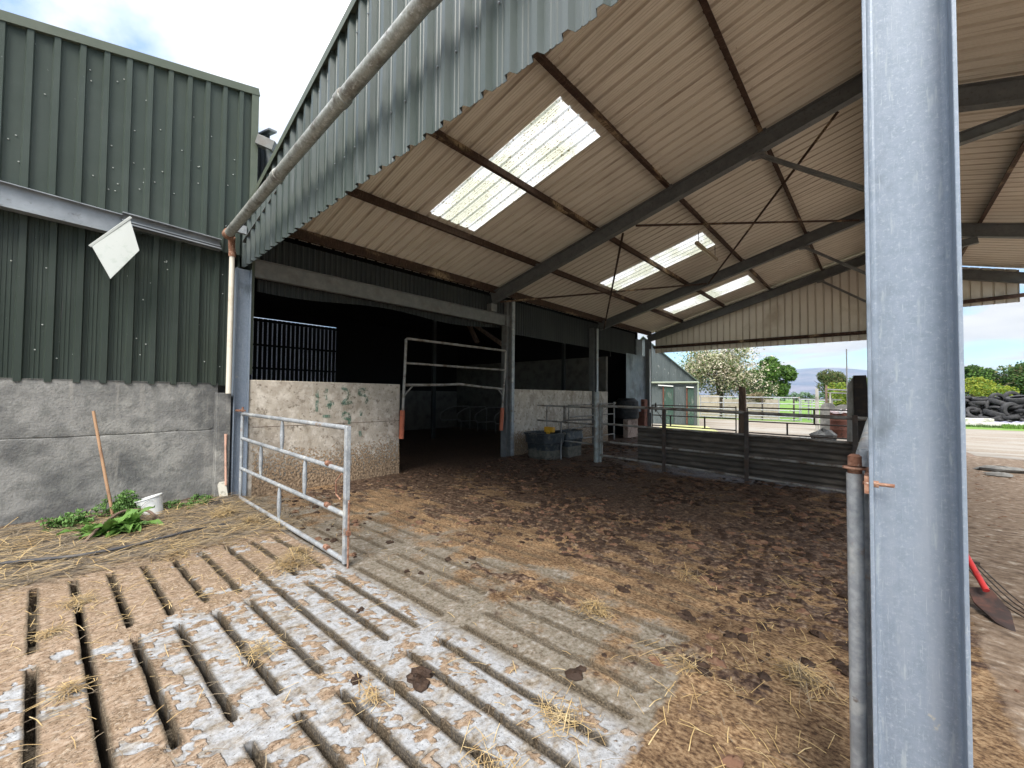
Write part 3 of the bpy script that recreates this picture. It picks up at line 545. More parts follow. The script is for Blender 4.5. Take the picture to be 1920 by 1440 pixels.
mb.hexa([(-11.85,9.6,rz(-11.85)),(-7.42,9.6,rz(-7.42)),(-7.42,10.5,rz(-7.42)),(-11.85,10.5,rz(-11.85)),(-11.85,9.6,rz(-11.85)+.04),(-7.42,9.6,rz(-7.42)+.04),(-7.42,10.5,rz(-7.42)+.04),(-11.85,10.5,rz(-11.85)+.04)])
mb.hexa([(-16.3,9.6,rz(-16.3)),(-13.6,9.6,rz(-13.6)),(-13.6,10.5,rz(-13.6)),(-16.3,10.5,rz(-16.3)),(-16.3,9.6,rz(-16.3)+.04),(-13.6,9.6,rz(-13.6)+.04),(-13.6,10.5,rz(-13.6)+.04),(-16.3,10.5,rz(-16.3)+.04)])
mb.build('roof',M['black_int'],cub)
mb=MB(); mb.hexa([(-13.6,9.6,rz(-13.6)),(-11.85,9.6,rz(-11.85)),(-11.85,10.5,rz(-11.85)),(-13.6,10.5,rz(-13.6)),(-13.6,9.6,rz(-13.6)+.01),(-11.85,9.6,rz(-11.85)+.01),(-11.85,10.5,rz(-11.85)+.01),(-13.6,10.5,rz(-13.6)+.01)]); mb.build('rooflight',M['skylight'],cub)
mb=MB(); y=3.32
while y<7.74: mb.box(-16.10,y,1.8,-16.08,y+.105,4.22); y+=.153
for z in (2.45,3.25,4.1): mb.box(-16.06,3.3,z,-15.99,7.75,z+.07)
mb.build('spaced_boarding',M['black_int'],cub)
M['mesh']=mat('windbreak_mesh',(.30,.30,.34),[((.12,.12,.14),60,.48,.56)],.9,trans=.9)
mb=MB(); mb.box(-16.16,3.2,1.7,-16.155,7.85,4.232); mb.build('windbreak_mesh',M['mesh'],cub)
for (a,b) in (((-12.2,9.8,5.1),(-8.8,9.8,3.1)),((-11.0,9.8,4.6),(-10.2,9.8,3.4)),((-12.4,9.7,0),(-12.4,9.7,5.0)),((-9.0,13.2,0),(-9.0,13.2,4.4))):
    mb=MB(); mb.bar(a,b,.10,.14,(0,1,0)); mb.build('timber_strut' if a[2]>0 else 'post',M['oldwood'] if a[2]>0 else M['dark_clad'],cub)
# gable of the cubicle house rising behind the corner
mb=MB(); sheet(mb,profile(-16.2,-7.45,P,.075,.037,.03,0),4.4,lambda u:min(5.35,3.85+.26*(u+16.2)*.0+5.85-.255*(u+7.8)*1.0-3.85+.0) if False else 5.95-.255*(u+7.75),lambda u,v,d:(u,2.42-d,v),True,(0,0))
mb.build('gable',mat('slate_cladding',(.085,.10,.115),[((.12,.14,.155),3,.4,.7,(1,1,.2))],.5),cub)
mb=MB(); mb.bar((-16.2,2.40,5.97+.255*8.45),(-7.3,2.40,5.97-.255*.45),.12,.03); mb.build('verge',M['steelbeam'],cub)
# cubicle dividers
def cubicle_divider(x,y0):
    o=thing('cubicle_divider','looped galvanised cubicle divider standing in the dark bedding bay','cubicle divider',(0,0,0),'looped cubicle dividers inside the dark house')
    mb=MB(); pts=[(0,1.9,0),(0,1.9,1.05)]
    def arc(cy,cz,r,a0,a1,n=6): return [(0,cy+r*math.cos(R(a0+(a1-a0)*i/n)),cz+r*math.sin(R(a0+(a1-a0)*i/n))) for i in range(n+1)]
    pts=[(0,1.9,0),(0,1.9,.9)]+arc(1.75,.95,.15,0,90)+[(0,.9,1.1)]+[(0,.55,1.02),(0,.2,.85)]+arc(.3,.68,.18,150,250)+[(0,.5,.5),(0,1.2,.5)]+arc(1.2,.35,.15,90,0)+[(0,1.35,0)]
    mb.tube(pts,.025,8); q=mb.build('loop',M['galv_dull'],None,True); q.parent=o
    o.location=(x,y0,0); return o
cd0=cubicle_divider(-8.6,12.0)
cd0.location=(-11.2,11.6,0)
for x in (-12.3,-13.4,-14.5): copy_tree(cd0,(x,11.6,0))

# ================================================= WALLS
def wall_mesh(name,label,boxargs,m,bumps=True):
    mb=MB(); x0,y0,z0,x1,y1,z1=boxargs
    mb.box(*boxargs); o=mb.build(name,m,None,bevel=.012); return tag(o,label,'wall')
w1=wall_mesh('concrete_wall','stained concrete wall with faded green graffiti behind the open gate',(XE-.2,2.16,-.05,XE,4.86,1.815),M['dirty_conc'])
w2=wall_mesh('concrete_wall','lower whitish stained concrete wall behind the water trough',(XE-.2,8.36,-.05,XE,13.5,1.78),M['dirty_conc'])
mb=MB(); mb.box(XE-.02,2.22,1.075,XE+.0025,4.86,1.083); mb.build('pour_joint',M['oldwood'],w1)
def manure_splash():
    # brown splash crust on the foot of the walls
    for nm,(ya,yb_),par in (('splash_crust',(2.22,4.86),w1),('splash_crust',(8.4,13.5),w2)):
        mb=MB(); n=int((yb_-ya)/.02)
        ys_=np.linspace(ya,yb_,n); top=.55+.42*fbm(ys_*1.3,ys_*0,4,61)
        nz=22
        vs=[];fs=[]
        for i in range(n):
            for j in range(nz):
                z=top[i]*j/(nz-1); th=.014*(1-(j/(nz-1))**2)*(.75+.4*random.random()); vs.append((XE+.003+th,ys_[i],z))
        for i in range(n-1):
            for j in range(nz-1): a=i*nz+j; fs.append((a,a+nz,a+nz+1,a+1))
        mb.add(vs,fs); o=mb.build(nm,M['splash'],par)
def splash_mat():
    m=bpy.data.materials.new('splash'); m.use_nodes=True; t=m.node_tree; b=t.nodes['Principled BSDF']; n=t.nodes.new; l=t.links.new
    c=n('ShaderNodeTexCoord'); a=n('ShaderNodeTexNoise'); a.inputs['Scale'].default_value=28; a.inputs['Detail'].default_value=8; l(c.outputs['Object'],a.inputs['Vector'])
    s=n('ShaderNodeSeparateXYZ'); l(c.outputs['Object'],s.inputs[0])
    r=n('ShaderNodeValToRGB'); r.color_ramp.elements[0].position=.35; r.color_ramp.elements[0].color=(.10,.065,.04,1); r.color_ramp.elements[1].position=.65; r.color_ramp.elements[1].color=(.36,.26,.17,1); l(a.outputs[0],r.inputs[0]); l(r.outputs[0],b.inputs['Base Color'])
    b.inputs['Roughness'].default_value=.9
    mr=n('ShaderNodeMapRange'); mr.inputs[1].default_value=0; mr.inputs[2].default_value=.95; mr.inputs[3].default_value=.30; mr.inputs[4].default_value=.68; l(s.outputs[2],mr.inputs[0])
    sb=n('ShaderNodeMath'); sb.operation='SUBTRACT'; l(a.outputs[0],sb.inputs[0]); l(mr.outputs[0],sb.inputs[1]); m2=n('ShaderNodeMapRange'); m2.inputs[1].default_value=-.01; m2.inputs[2].default_value=.03; l(sb.outputs[0],m2.inputs[0]); l(m2.outputs[0],b.inputs['Alpha'])
    return m
M['splash']=splash_mat(); manure_splash()
# graffiti
def graffiti():
    m=bpy.data.materials.new('faded_green_paint'); m.use_nodes=True; t=m.node_tree; b=t.nodes['Principled BSDF']; n=t.nodes.new; l=t.links.new
    b.inputs['Base Color'].default_value=(.035,.20,.14,1); b.inputs['Roughness'].default_value=.8
    c=n('ShaderNodeTexCoord'); a=n('ShaderNodeTexNoise'); a.inputs['Scale'].default_value=22; a.inputs['Detail'].default_value=6; l(c.outputs['Object'],a.inputs['Vector'])
    mr=n('ShaderNodeMapRange'); mr.inputs[1].default_value=.36; mr.inputs[2].default_value=.56; mr.inputs[4].default_value=.55; l(a.outputs[0],mr.inputs[0]); l(mr.outputs[0],b.inputs['Alpha'])
    mb=MB(); x=XE+.0035
    # strokes: lists of (y,z) on the wall plane
    st=[[(3.19,1.66),(3.20,1.50),(3.19,1.30)],[(3.36,1.70),(3.34,1.56),(3.36,1.50)],
        [(3.34,1.40),(3.50,1.44)],[(3.42,1.49),(3.42,1.34)],[(3.30,1.22),(3.46,1.21)],
        [(3.62,1.72),(3.76,1.68),(3.78,1.58),(3.68,1.47),(3.64,1.42),(3.84,1.46)],
        [(4.16,1.70),(3.98,1.70),(3.97,1.60),(4.10,1.58),(4.15,1.50),(4.10,1.43)],
        [(3.80,1.24),(3.68,1.27),(3.66,1.18),(3.78,1.15),(3.80,1.24),(3.79,1.06)],[(4.02,1.30),(4.02,1.20)],[(4.0,.92),(4.02,.82)]]
    for s_ in st:
        for (a0,b0),(a1,b1) in zip(s_[:-1],s_[1:]):
            d=math.hypot(a1-a0,b1-b0); nx,nz_=-(b1-b0)/d*.026,(a1-a0)/d*.026
            mb.add([(x,a0-nx,b0-nz_),(x,a1-nx,b1-nz_),(x,a1+nx,b1+nz_),(x,a0+nx,b0+nz_)],[(0,1,2,3)])
    mb.build('graffiti',m,w1)
graffiti()
# concrete stub pillar in the corner
mb=MB(); mb.box(XE-.14,1.74,-.05,XE+.02,1.92,1.61); tag(mb.build('concrete_pillar',M['conc'],None,bevel=.01),'short rough concrete pillar in the corner below the downpipe','pillar')
mb=MB(); mb.box(-5.0,0,0,0,0,0) if False else None
low=MB(); low.box(XE-.2,15.1,-.05,XE,16.0,.72); tag(low.build('block_wall',mat('pinkish_wall',(.33,.25,.21),[((.2,.14,.11),5,.45,.65),((.42,.37,.33),9,.55,.7)],.9),None,bevel=.01),'short pinkish stub wall at the dark doorway beyond the pen','wall')
# doorway left part: barrier frame with orange sleeves
hf=thing('hanging_barrier','raised tubular cattle barrier with orange sleeved legs hanging in the doorway','barrier',(-7.22,4.9,0))
mb=MB(); X_=-7.22
mb.tube([(X_,4.86,.75),(X_,4.90,1.8),(X_,4.93,2.73),(X_,4.96,2.75),(X_,7.93,2.76),(X_,7.95,2.73),(X_,7.93,2.2),(X_,7.88,1.75),(X_,7.80,.75)],.028,10)
mb.tube([(X_,4.91,2.25),(X_,7.93,2.26)],.024,10); mb.tube([(X_,4.89,1.80),(X_,5.9,1.83),(X_,6.4,1.86),(X_,7.1,1.81),(X_,7.90,1.77)],.028,10)
mb.tube([(X_,4.88,1.56),(X_,5.10,1.78)],.016,8); mb.tube([(X_,7.87,1.58),(X_,7.68,1.77)],.016,8)
mb.build('frame',M['rail'],hf,True)
for y,yt in ((4.855,4.87),(7.80,7.85)):
    mb=MB(); mb.tube([(X_,y,.72),(X_,yt,1.29)],.05,12); mb.build('sleeve',M['orange'],hf,True)

# ================================================= GREEN SHED on the left
gs=thing('green_shed','tall dark green box profile clad shed on a grey concrete base','shed',(-7.4,.8,0))
XL=-7.4
mb=MB(); ztop=lambda y: 5.80+.22*(y+.39)
sheet(mb,profile(-4,2.16,.2125,.078,.050,.042,0,-.2),3.72,ztop,lambda u,v,d:(XL+.03+d,u,v),True,(0,0))
def screws(mb,xo,z0,z1,n):
    for i in range(n): mb.lathe([(0,.010),(.006,.008),(.009,.001)],(XL+xo,random.uniform(-.6,2.0),random.uniform(z0,z1)),6,Matrix.Rotation(R(90),3,'Y'),1)
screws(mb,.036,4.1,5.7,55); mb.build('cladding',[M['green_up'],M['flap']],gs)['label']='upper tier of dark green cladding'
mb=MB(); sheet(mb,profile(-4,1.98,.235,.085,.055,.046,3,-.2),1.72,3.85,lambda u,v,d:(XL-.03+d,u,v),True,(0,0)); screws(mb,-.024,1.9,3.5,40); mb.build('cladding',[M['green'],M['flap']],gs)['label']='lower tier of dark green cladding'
mb=MB(); mb.bar((XL+.03,-4,ztop(-4)+.01),(XL+.03,2.2,ztop(2.2)+.01),.11,.11,(0,0,1)); mb.box(XL-.02,2.16,1.9,XL+.075,2.20,ztop(2.18)+.02); mb.box(XL+.07,2.10,3.9,XL+.078,2.20,ztop(2.15)); mb.build('flashing',M['flash'],gs)
mb=MB(); mb.box(XL-.1,2.00,0,-7.41,2.015,4.2); mb.box(-13,2.165,1.8,XL-.02,2.185,6.3); mb.box(-13,-4,0,-12.9,2.16,5.6); mb.build('side_wall',M['green'],gs)
mb=MB(); mb.hexa([(-13,-4,5.05),(XL,-4,5.0),(XL,2.16,6.3),(-13,2.16,6.35),(-13,-4,5.08),(XL,-4,5.03),(XL,2.16,6.33),(-13,2.16,6.38)]); mb.build('roof',M['roof_top'],gs)
# concrete base, slightly uneven, with a pour joint and stains
def conc_base():
    ys_=np.concatenate([np.arange(-4,1.76,.03),[1.77]]); zs_=np.concatenate([np.linspace(-.1,1.045,34),[1.05,1.056,1.064,1.07],np.linspace(1.10,1.755,20)])
    Yg,Zg=np.meshgrid(ys_,zs_); jt=np.exp(-((Zg-1.06-(fbm(Yg*1.5,Yg*0,4,8)-.5)*.03)/.006)**2)
    Xg=XL+(fbm(Yg*1.1,Zg*1.1,4,14)-.5)*.03+(fbm(Yg*8,Zg*8,4,15)-.5)*.012-jt*.012
    v=np.stack([Xg,Yg,Zg],-1).reshape(-1,3); n,m_=Yg.shape; idx=np.arange(n*m_).reshape(n,m_); F=np.stack([idx[:-1,:-1],idx[:-1,1:],idx[1:,1:],idx[1:,:-1]],-1).reshape(-1,4)
    mb=MB(); mb.add(v.tolist(),F.tolist()); b=len(mb.v)
    mb.box(XL-.25,-4,-.1,XL-.03,1.77,1.75); mb.add([(XL-.25,-4,1.752),(XL+.01,-4,1.752),(XL+.01,1.77,1.752),(XL-.25,1.77,1.752)],[(0,1,2,3)]); mb.add([(XL-.25,1.772,-.1),(XL+.01,1.772,-.1),(XL+.01,1.772,1.752),(XL-.25,1.772,1.752)],[(0,1,2,3)])
    o=mb.build('concrete_base',M['conc'],gs,True)
conc_base()
# galvanised trims across the cladding: wide box gutter, fallen flap, channel
mb=MB(); A=(-4,4.53);B=(.72,3.86)
zt=lambda y: 3.95+(-.045)*(y+.34)
mb.hexa([(XL+.06,-4,zt(-4)-.36),(XL+.20,-4,zt(-4)-.36),(XL+.20,.62,zt(.62)-.30),(XL+.06,.62,zt(.62)-.30),(XL+.06,-4,zt(-4)-.34),(XL+.20,-4,zt(-4)-.34),(XL+.20,.62,zt(.62)-.28),(XL+.06,.62,zt(.62)-.28)])
mb.hexa([(XL+.065,-4,zt(-4)-.34),(XL+.08,-4,zt(-4)-.34),(XL+.08,.66,zt(.66)-.28),(XL+.065,.66,zt(.66)-.28),(XL+.065,-4,zt(-4)),(XL+.08,-4,zt(-4)),(XL+.08,.66,zt(.66)-.0),(XL+.065,.66,zt(.66)-.0)])
mb.hexa([(XL+.06,-4,zt(-4)),(XL+.15,-4,zt(-4)-.03),(XL+.15,.66,zt(.66)-.03),(XL+.06,.66,zt(.66)),(XL+.06,-4,zt(-4)+.01),(XL+.15,-4,zt(-4)-.02),(XL+.15,.66,zt(.66)-.02),(XL+.06,.66,zt(.66)+.01)])
mb.build('box_trim',M['steelbeam'],gs)
mb=MB()
for (dz0,dz1,dx0,dx1) in ((0,.012,.06,.17),(-.15,-.138,.06,.17),(-.138,0,.065,.08),(-.09,-.075,.08,.13),(-.15,-.12,.16,.17)):
    a,b=.66,1.73; mb.hexa([(XL+dx0,a,zt(a)+dz0),(XL+dx1,a,zt(a)+dz0),(XL+dx1,b,zt(b)+dz0),(XL+dx0,b,zt(b)+dz0),(XL+dx0,a,zt(a)+dz1),(XL+dx1,a,zt(a)+dz1),(XL+dx1,b,zt(b)+dz1),(XL+dx0,b,zt(b)+dz1)])
mb.build('channel_rail',M['steelbeam'],gs)
mb=MB(); fp=[(-7.14,.72,3.82),(-7.12,.39,3.36),(-7.05,.555,2.99),(-7.08,.815,3.42)]
mb.add(fp+[(x-.012,y,z) for x,y,z in fp],[(0,1,2,3),(7,6,5,4),(0,4,5,1),(1,5,6,2),(2,6,7,3),(3,7,4,0)])
mb.bar((-7.14,.73,3.84),(-7.13,.37,3.36),.02,.03); mb.build('loose_flap',M['flap'],gs,bevel=.004)
# scratches / chips
# floodlight-like junction box on the corner
bx=thing('gutter_outlet','square galvanised outlet box fixed high on the corner of the green shed','outlet',(-7.3,2.3,5.5))
mb=MB(); mb.bar((-7.32,2.20,5.60),(-7.18,2.40,5.52),.17,.15,(.2,.1,1)); mb.build('box',M['galv_dull'],bx,bevel=.006)
mb=MB(); mb.tube([(-7.25,2.32,5.5),(-7.42,2.48,5.1),(-7.45,2.5,4.7)],.045,10); mb.build('spout',M['steelbeam'],bx,True)
# downpipe and the long pipe
dp=thing('downpipe','cream plastic downpipe beside the galvanised corner post','pipe',(-7.2,1.88,0))
mb=MB(); mb.tube([(-7.22,1.865,1.6),(-7.22,1.865,3.66)],.036,14); mb.build('pipe',M['pvc'],dp,True)
mb=MB(); mb.tube([(-7.22,1.865,3.64),(-7.22,1.865,3.72)],.048,14); mb.tube([(-7.22,1.865,3.7),(-7.20,1.85,3.80),(-7.12,1.83,3.90)],.045,12); mb.build('rusty_elbow',M['rust'],dp,True)
lp=thing('overhead_pipe','long weathered galvanised pipe climbing across the front gable','pipe',(-7,1.75,3.9))
mb=MB(); a=Vector((-7.02,1.76,3.90)); b=Vector((-1.2,1.68,4.42)); mb.tube([a,b],.062,18); 
for t_ in (.33,.60,.82): q=a.lerp(b,t_); d=(b-a).normalized(); mb.tube([q-d*.05,q-d*.045,q+d*.045,q+d*.05],[.063,.072,.072,.063],18)
mb.build('pipe',M['pipe'],lp,True)
mb=MB(); d=(b-a).normalized(); mb.tube([a-d*.04,a-d*.03,a+d*.05,a+d*.06],[.066,.075,.075,.066],18); mb.build('end_collar',M['rust'],lp,True)
mb=MB(); mb.box(-7.12,1.80,3.98,-7.06,2.0,4.10); mb.build('bracket',M['galv'],lp)

# ================================================= GATES
def near_gate():
    g=thing('field_gate','dented light galvanised tubular gate standing half open on the corner post','gate',(-6.9,1.95,0))
    y=lambda x: 2.03-.0287*(x+7.2)
    mb=MB(); H,Fx=-7.13,-3.745
    for z0,z1 in ((1.30,1.285),(.935,.88),(.49,.475),(.06,.055)): mb.tube([(H,y(H),z0),(Fx,y(Fx),z1)],.024,12); 
    for x,za,zb in ((-5.46,.92,1.27),(-6.23,.51,.90),(-4.735,.50,.88),(-5.505,.08,.46)):
        mb.tube([(x,y(x),za),(x,y(x),za+.05),(x,y(x),(za+zb)/2),(x,y(x),zb-.05),(x,y(x),zb)],[.014,.020,.026,.020,.014],10)
    mb.tube([(H,y(H),.05),(H,y(H),1.31)],.022,12); mb.build('frame',M['galv'],g,True)
    mb=MB(); mb.box(Fx-.022,y(Fx)-.024,.0+.03,Fx+.024,y(Fx)+.024,1.305); mb.build('end_stile',M['galv'],g,bevel=.006)
    mb=MB(); mb.tube([(Fx+.05,y(Fx),-.12),(Fx+.05,y(Fx),.62)],.010,8); mb.box(Fx+.03,y(Fx)-.015,.30,Fx+.07,y(Fx)+.015,.34); mb.tube([(Fx-.03,y(Fx)-.04,.62),(Fx-.10,y(Fx)-.05,.66),(Fx-.11,y(Fx)-.05,.78),(Fx-.03,y(Fx)-.035,.86)],.008,6); mb.build('drop_bolt',M['rust'],g,True)
    for z in (.90,.49,.075): mb=MB(); mb.tube([(Fx-.41,y(Fx),z+.015),(Fx-.35,y(Fx),z+.012)],.0265,10); mb.build('rust_patch',M['rust'],g,True)
    mb=MB(); mb.box(XE+.0,1.98,1.335,H+.03,2.06,1.36); mb.tube([(H,2.03,1.28),(H,2.03,1.40)],.014,8); mb.build('hinge',M['rust'],g)
    mb=MB(); mb.box(XE+.0,1.98,.0,H+.03,2.06,.03); mb.build('hinge',M['rust'],g)
near_gate()
def side_gate():
    g=thing('end_on_gate','galvanised gate seen end on beside the thick column, pipe stile nearest','gate',(-.07,1.95,0))
    mb=MB(); mb.tube([(-.068,1.93,-.1),(-.068,1.93,1.335)],.0245,20); mb.build('stile',M['galv'],g,True)
    mb=MB(); 
    for z in (1.44,1.05,.65,.25): mb.tube([(-.045,2.02,z-.05),(-.045,3.6,z),(-.05,5.2,z)],.024,12)
    mb.tube([(-.05,5.2,.1),(-.05,5.2,1.46)],.024,12); mb.tube([(-.045,2.02,.15),(-.045,2.02,1.41)],.018,12); mb.build('frame',M['galv'],g,True)
    mb=MB(); mb.tube([(-.068,1.93,1.30),(-.068,1.93,1.352)],.021,12); mb.tube([(-.068,1.93,1.362),(-.068,1.93,1.395),(-.068,1.93,1.402)],[.021,.020,.012],12)
    mb.lathe([(.034,0),(.036,.003),(.034,.008),(0,.008)],(-.068,1.93,1.350),20); mb.lathe([(0,0),(.034,0)],(-.068,1.93,1.350),20)
    mb.box(-.068,1.912,1.350,-.030,1.948,1.358); mb.box(-.036,1.905,1.27,-.029,1.955,1.352); mb.tube([(-.035,1.93,1.315),(.0,1.84,1.317),(.035,1.84,1.317)],.006,8) if False else mb.tube([(-.045,1.845,1.317),(.035,1.845,1.317)],.006,8); mb.tube([(-.017,1.845,1.317),(-.004,1.845,1.317)],.012,6)
    mb.box(-.040,1.80,1.290,-.0285,1.955,1.345)
    mb.build('hinge',M['rust'],g,True)
side_gate()
# pen barrier across the back
pb=thing('pen_barrier','dark pipe pen barrier with a corrugated sheet fixed along its lower half','barrier',(-2.6,8.9,0))
mb=MB(); YB=8.92
mb.tube([(-5.0,YB,1.375),(-3.4,YB,1.35),(0.0,YB,1.27)],.032,12); mb.tube([(-5.0,YB,.955),(-3.4,YB,.92),(0,YB,.86)],.024,10); mb.tube([(-5.0,YB-.05,.54),(0,YB-.05,.46)],.024,10); mb.tube([(-5.0,YB-.05,.21),(0,YB-.05,.04)],.024,10)
mb.tube([(-4.97,YB,.14),(-4.97,YB,1.4)],.02,8)
mb.build('rail',M['rail'],pb,True)
for x in (-3.46,-1.89,-.30): mb=MB(); mb.box(x-.035,YB-.075,-.05,x+.035,YB-.03,1.33); mb.build('upright',M['steel_dark'],pb)
mb=MB(); pf=[(.12+.005*i,.016*math.sin(2*math.pi*(.005*i)/.105)) for i in range(160)]
vs=[];fs=[]
for z,d in pf:
    vs+=[(-4.1,YB+.05+d,z+.03),(0.02,YB+.05+d,z-.05)]
for i in range(len(pf)-1): fs.append((2*i,2*i+1,2*i+3,2*i+2))
mb.add(vs,fs); mb.build('corrugated_sheet',mat('dirty_corrugated',(.075,.064,.054),[((.14,.12,.10),5,.5,.7,(.5,1,2)),((.14,.12,.09),2,.6,.75,(.3,1,3))],.7),pb,True)
# pipe post
mb=MB(); mb.tube([(-5.13,8.93,-.05),(-5.13,8.93,1.70),(-5.13,8.93,1.71)],[.062,.062,.058],16); mb.tube([(-5.05,8.98,-.05),(-5.05,8.98,1.42)],.03,10)
tag(mb.build('pipe_post',mat('stained_pipe',(.27,.29,.28),[((.16,.11,.08),2,.5,.65),((.36,.39,.38),9,.5,.7)],.5,metal=.2),None,True),'round grey pipe post where the pen barriers meet','post')
# short rail from wall to the post around the trough
pr_=thing('side_rail','short brown tubular rail from the back wall to the round pipe post','rail',(-6.2,8.93,0))
mb=MB(); 
for z in (1.335,.93,.45): mb.tube([(-7.05,9.1,z+.01),(-5.16,8.95,z-.01)],.022,10)
mb.tube([(-6.72,9.07,.1),(-6.72,9.07,1.34)],.016,8); mb.box(-6.13,8.98,.9,-6.07,9.03,1.34); mb.build('rail',M['rail'],pr_,True)
mb=MB(); mb.tube([(-6.0,8.7,.02),(-6.0,8.7,.95),(-5.9,8.72,1.0),(-5.16,8.9,1.05)],.02,10); mb.build('hoop',M['galv_dull'],pr_,True)
# small gate behind the pipe post, near the dark doorway
sg=thing('small_gate','narrow tubular gate folded back against the far end of the wall','gate',(-7.0,12.2,0))
mb=MB(); 
for z in (1.36,1.0,.65,.3): mb.tube([(-7.1,10.7,z-.04),(-7.0,13.4,z)],.02,10)
mb.tube([(-7.0,13.4,.1),(-7.0,13.4,1.42)],.03,10); mb.tube([(-7.1,10.7,.1),(-7.1,10.7,1.35)],.02,8); mb.tube([(-6.95,13.4,1.38),(-6.6,12.6,1.38)],.03,8)
mb.build('frame',M['rail'],sg,True)
# rear gates in the far gable opening
def thin_gate(x0,x1,y,h,label,zs_=(1.27,.86,.44),m='steel_dark',sub=(),name='yard_gate',r=.022,st=(),drop=-.03):
    g=thing(name,label,'gate',(x0,y,0)); mb=MB()
    for z in zs_: mb.tube([(x0,y,z),(x1,y,z+drop)],r,8)
    for x in (x0,x1)+tuple(st): mb.tube([(x,y,.08),(x,y,h)],r,8)
    for x,a,b in sub: mb.box(x-.025,y-.015,a,x+.025,y+.015,b)
    mb.build('frame',M[m],g,True); return g
thin_gate(-7.05,-3.92,16.82,1.28,'dark thin tubular gate left of the brown timber stub',sub=((-6.3,.44,.86),(-5.0,.44,.84)))
thin_gate(-3.55,-.10,16.82,1.24,'dark thin tubular gate right of the brown timber stub',(1.25,.76,.36),sub=((-2.35,.36,.75),(-1.6,.76,1.24),(-1.6,.30,.36)))
mb=MB(); mb.bar((-7.0,16.8,1.25),(-6.45,16.78,.45),.02,.02); mb.bar((-6.9,16.8,1.0),(-6.9,16.8,1.36),.05,.05); tag(mb.build('gate_latch',M['steel_dark']),'slanting latch bar on the left rear gate','latch')
mb=MB(); mb.hexa([(-3.86,16.85,-.05),(-3.60,16.85,-.05),(-3.60,17.05,-.05),(-3.86,17.05,-.05),(-3.84,16.87,2.02),(-3.62,16.87,1.98),(-3.62,17.0,1.9),(-3.84,17.0,2.0)]); tag(mb.build('timber_stub',M['oldwood'],None,bevel=.02),'rough brown timber stub post between the two rear gates','post')
# guard board at the foot of the far left post + galv sheet
mb=MB(); mb.box(-7.5,16.4,-.05,-7.2,16.7,1.5); tag(mb.build('timber_guard',M['rusty_iron'],None,bevel=.02),'reddish brown guard boards at the foot of the far corner post','board')
bl=thing('black_drum','black curved drum part leaning in the dark doorway past the wall','drum',(-7.4,15.5,0))
mb=MB(); mb.lathe([(.0,0),(.45,.02),(.48,.1),(.46,.7),(.3,.82),(0,.84)],(-7.6,15.6,.72),20); mb.build('body',M['black'],bl,True)

# ================================================= TROUGH
def tub(mb,cx,cy,z0,w,d,h,taper=.8,n=6,mi=0,wall=.03):
    def ring(sx,sy,z,r):
        p=[]
        for (qx,qy,a0) in ((1,1,0),(-1,1,90),(-1,-1,180),(1,-1,270)):
            for i in range(n): a=R(a0+90*i/(n-1)); p.append((cx+qx*(sx-r)+r*math.cos(a),cy+qy*(sy-r)+r*math.sin(a),z))
        return p
    W,D=w/2,d/2; r=min(W,D)*.55
    rings=[ring(W*taper,D*taper,z0,r*taper),ring(W*(taper+.07),D*(taper+.07),z0+h*.42,r*.9),ring(W*(taper+.13),D*(taper+.13),z0+h*.46,r*.95),ring(W*.97,D*.97,z0+h*.9,r),ring(W*1.03,D*1.03,z0+h*.91,r),ring(W*1.03,D*1.03,z0+h,r),ring(W*.95,D*.95,z0+h,r*.95),ring(W*.9,D*.9,z0+h*.55,r*.9)]
    k=4*n; vs=[p for q in rings for p in q]; fs=[]
    for i in range(len(rings)-1):
        for j in range(k): fs.append((i*k+j,i*k+(j+1)%k,(i+1)*k+(j+1)%k,(i+1)*k+j))
    fs.append(tuple((len(rings)-1)*k+j for j in range(k))); mb.add(vs,fs,mi)
tr=thing('water_trough','dark plastic cattle water trough with a yellow float cover against the wall','trough',(-6.45,8.6,0))
mb=MB(); tub(mb,-6.42,8.58,.22,.92,.80,.46); mb.build('tub',M['trough'],tr,True)
mb=MB(); tub(mb,-6.42,8.58,-.05,.76,.66,.30,.85); mb.build('base',M['trough_dirty'],tr,True)
mb=MB(); mb.box(-6.60,8.78,.66,-6.32,8.90,.80); mb.box(-6.52,8.76,.62,-6.40,8.80,.70); mb.build('float_cover',M['yellow'],tr,bevel=.03)
mb=MB(); mb.box(-6.8,8.3,.58,-6.05,8.86,.585); mb.build('water',mat('dark_water',(.01,.012,.01),[],.05,spec=.5),tr)
t2=thing('second_trough','smaller dark plastic trough on a block behind the float cover trough','trough',(-6.3,9.6,0))
mb=MB(); tub(mb,-6.22,9.40,.30,.44,.80,.40,.92); mb.build('tub',M['trough'],t2,True)
mb=MB(); mb.box(-6.42,9.05,-.05,-6.02,9.7,.30); mb.build('block',M['trough_dirty'],t2,bevel=.03)

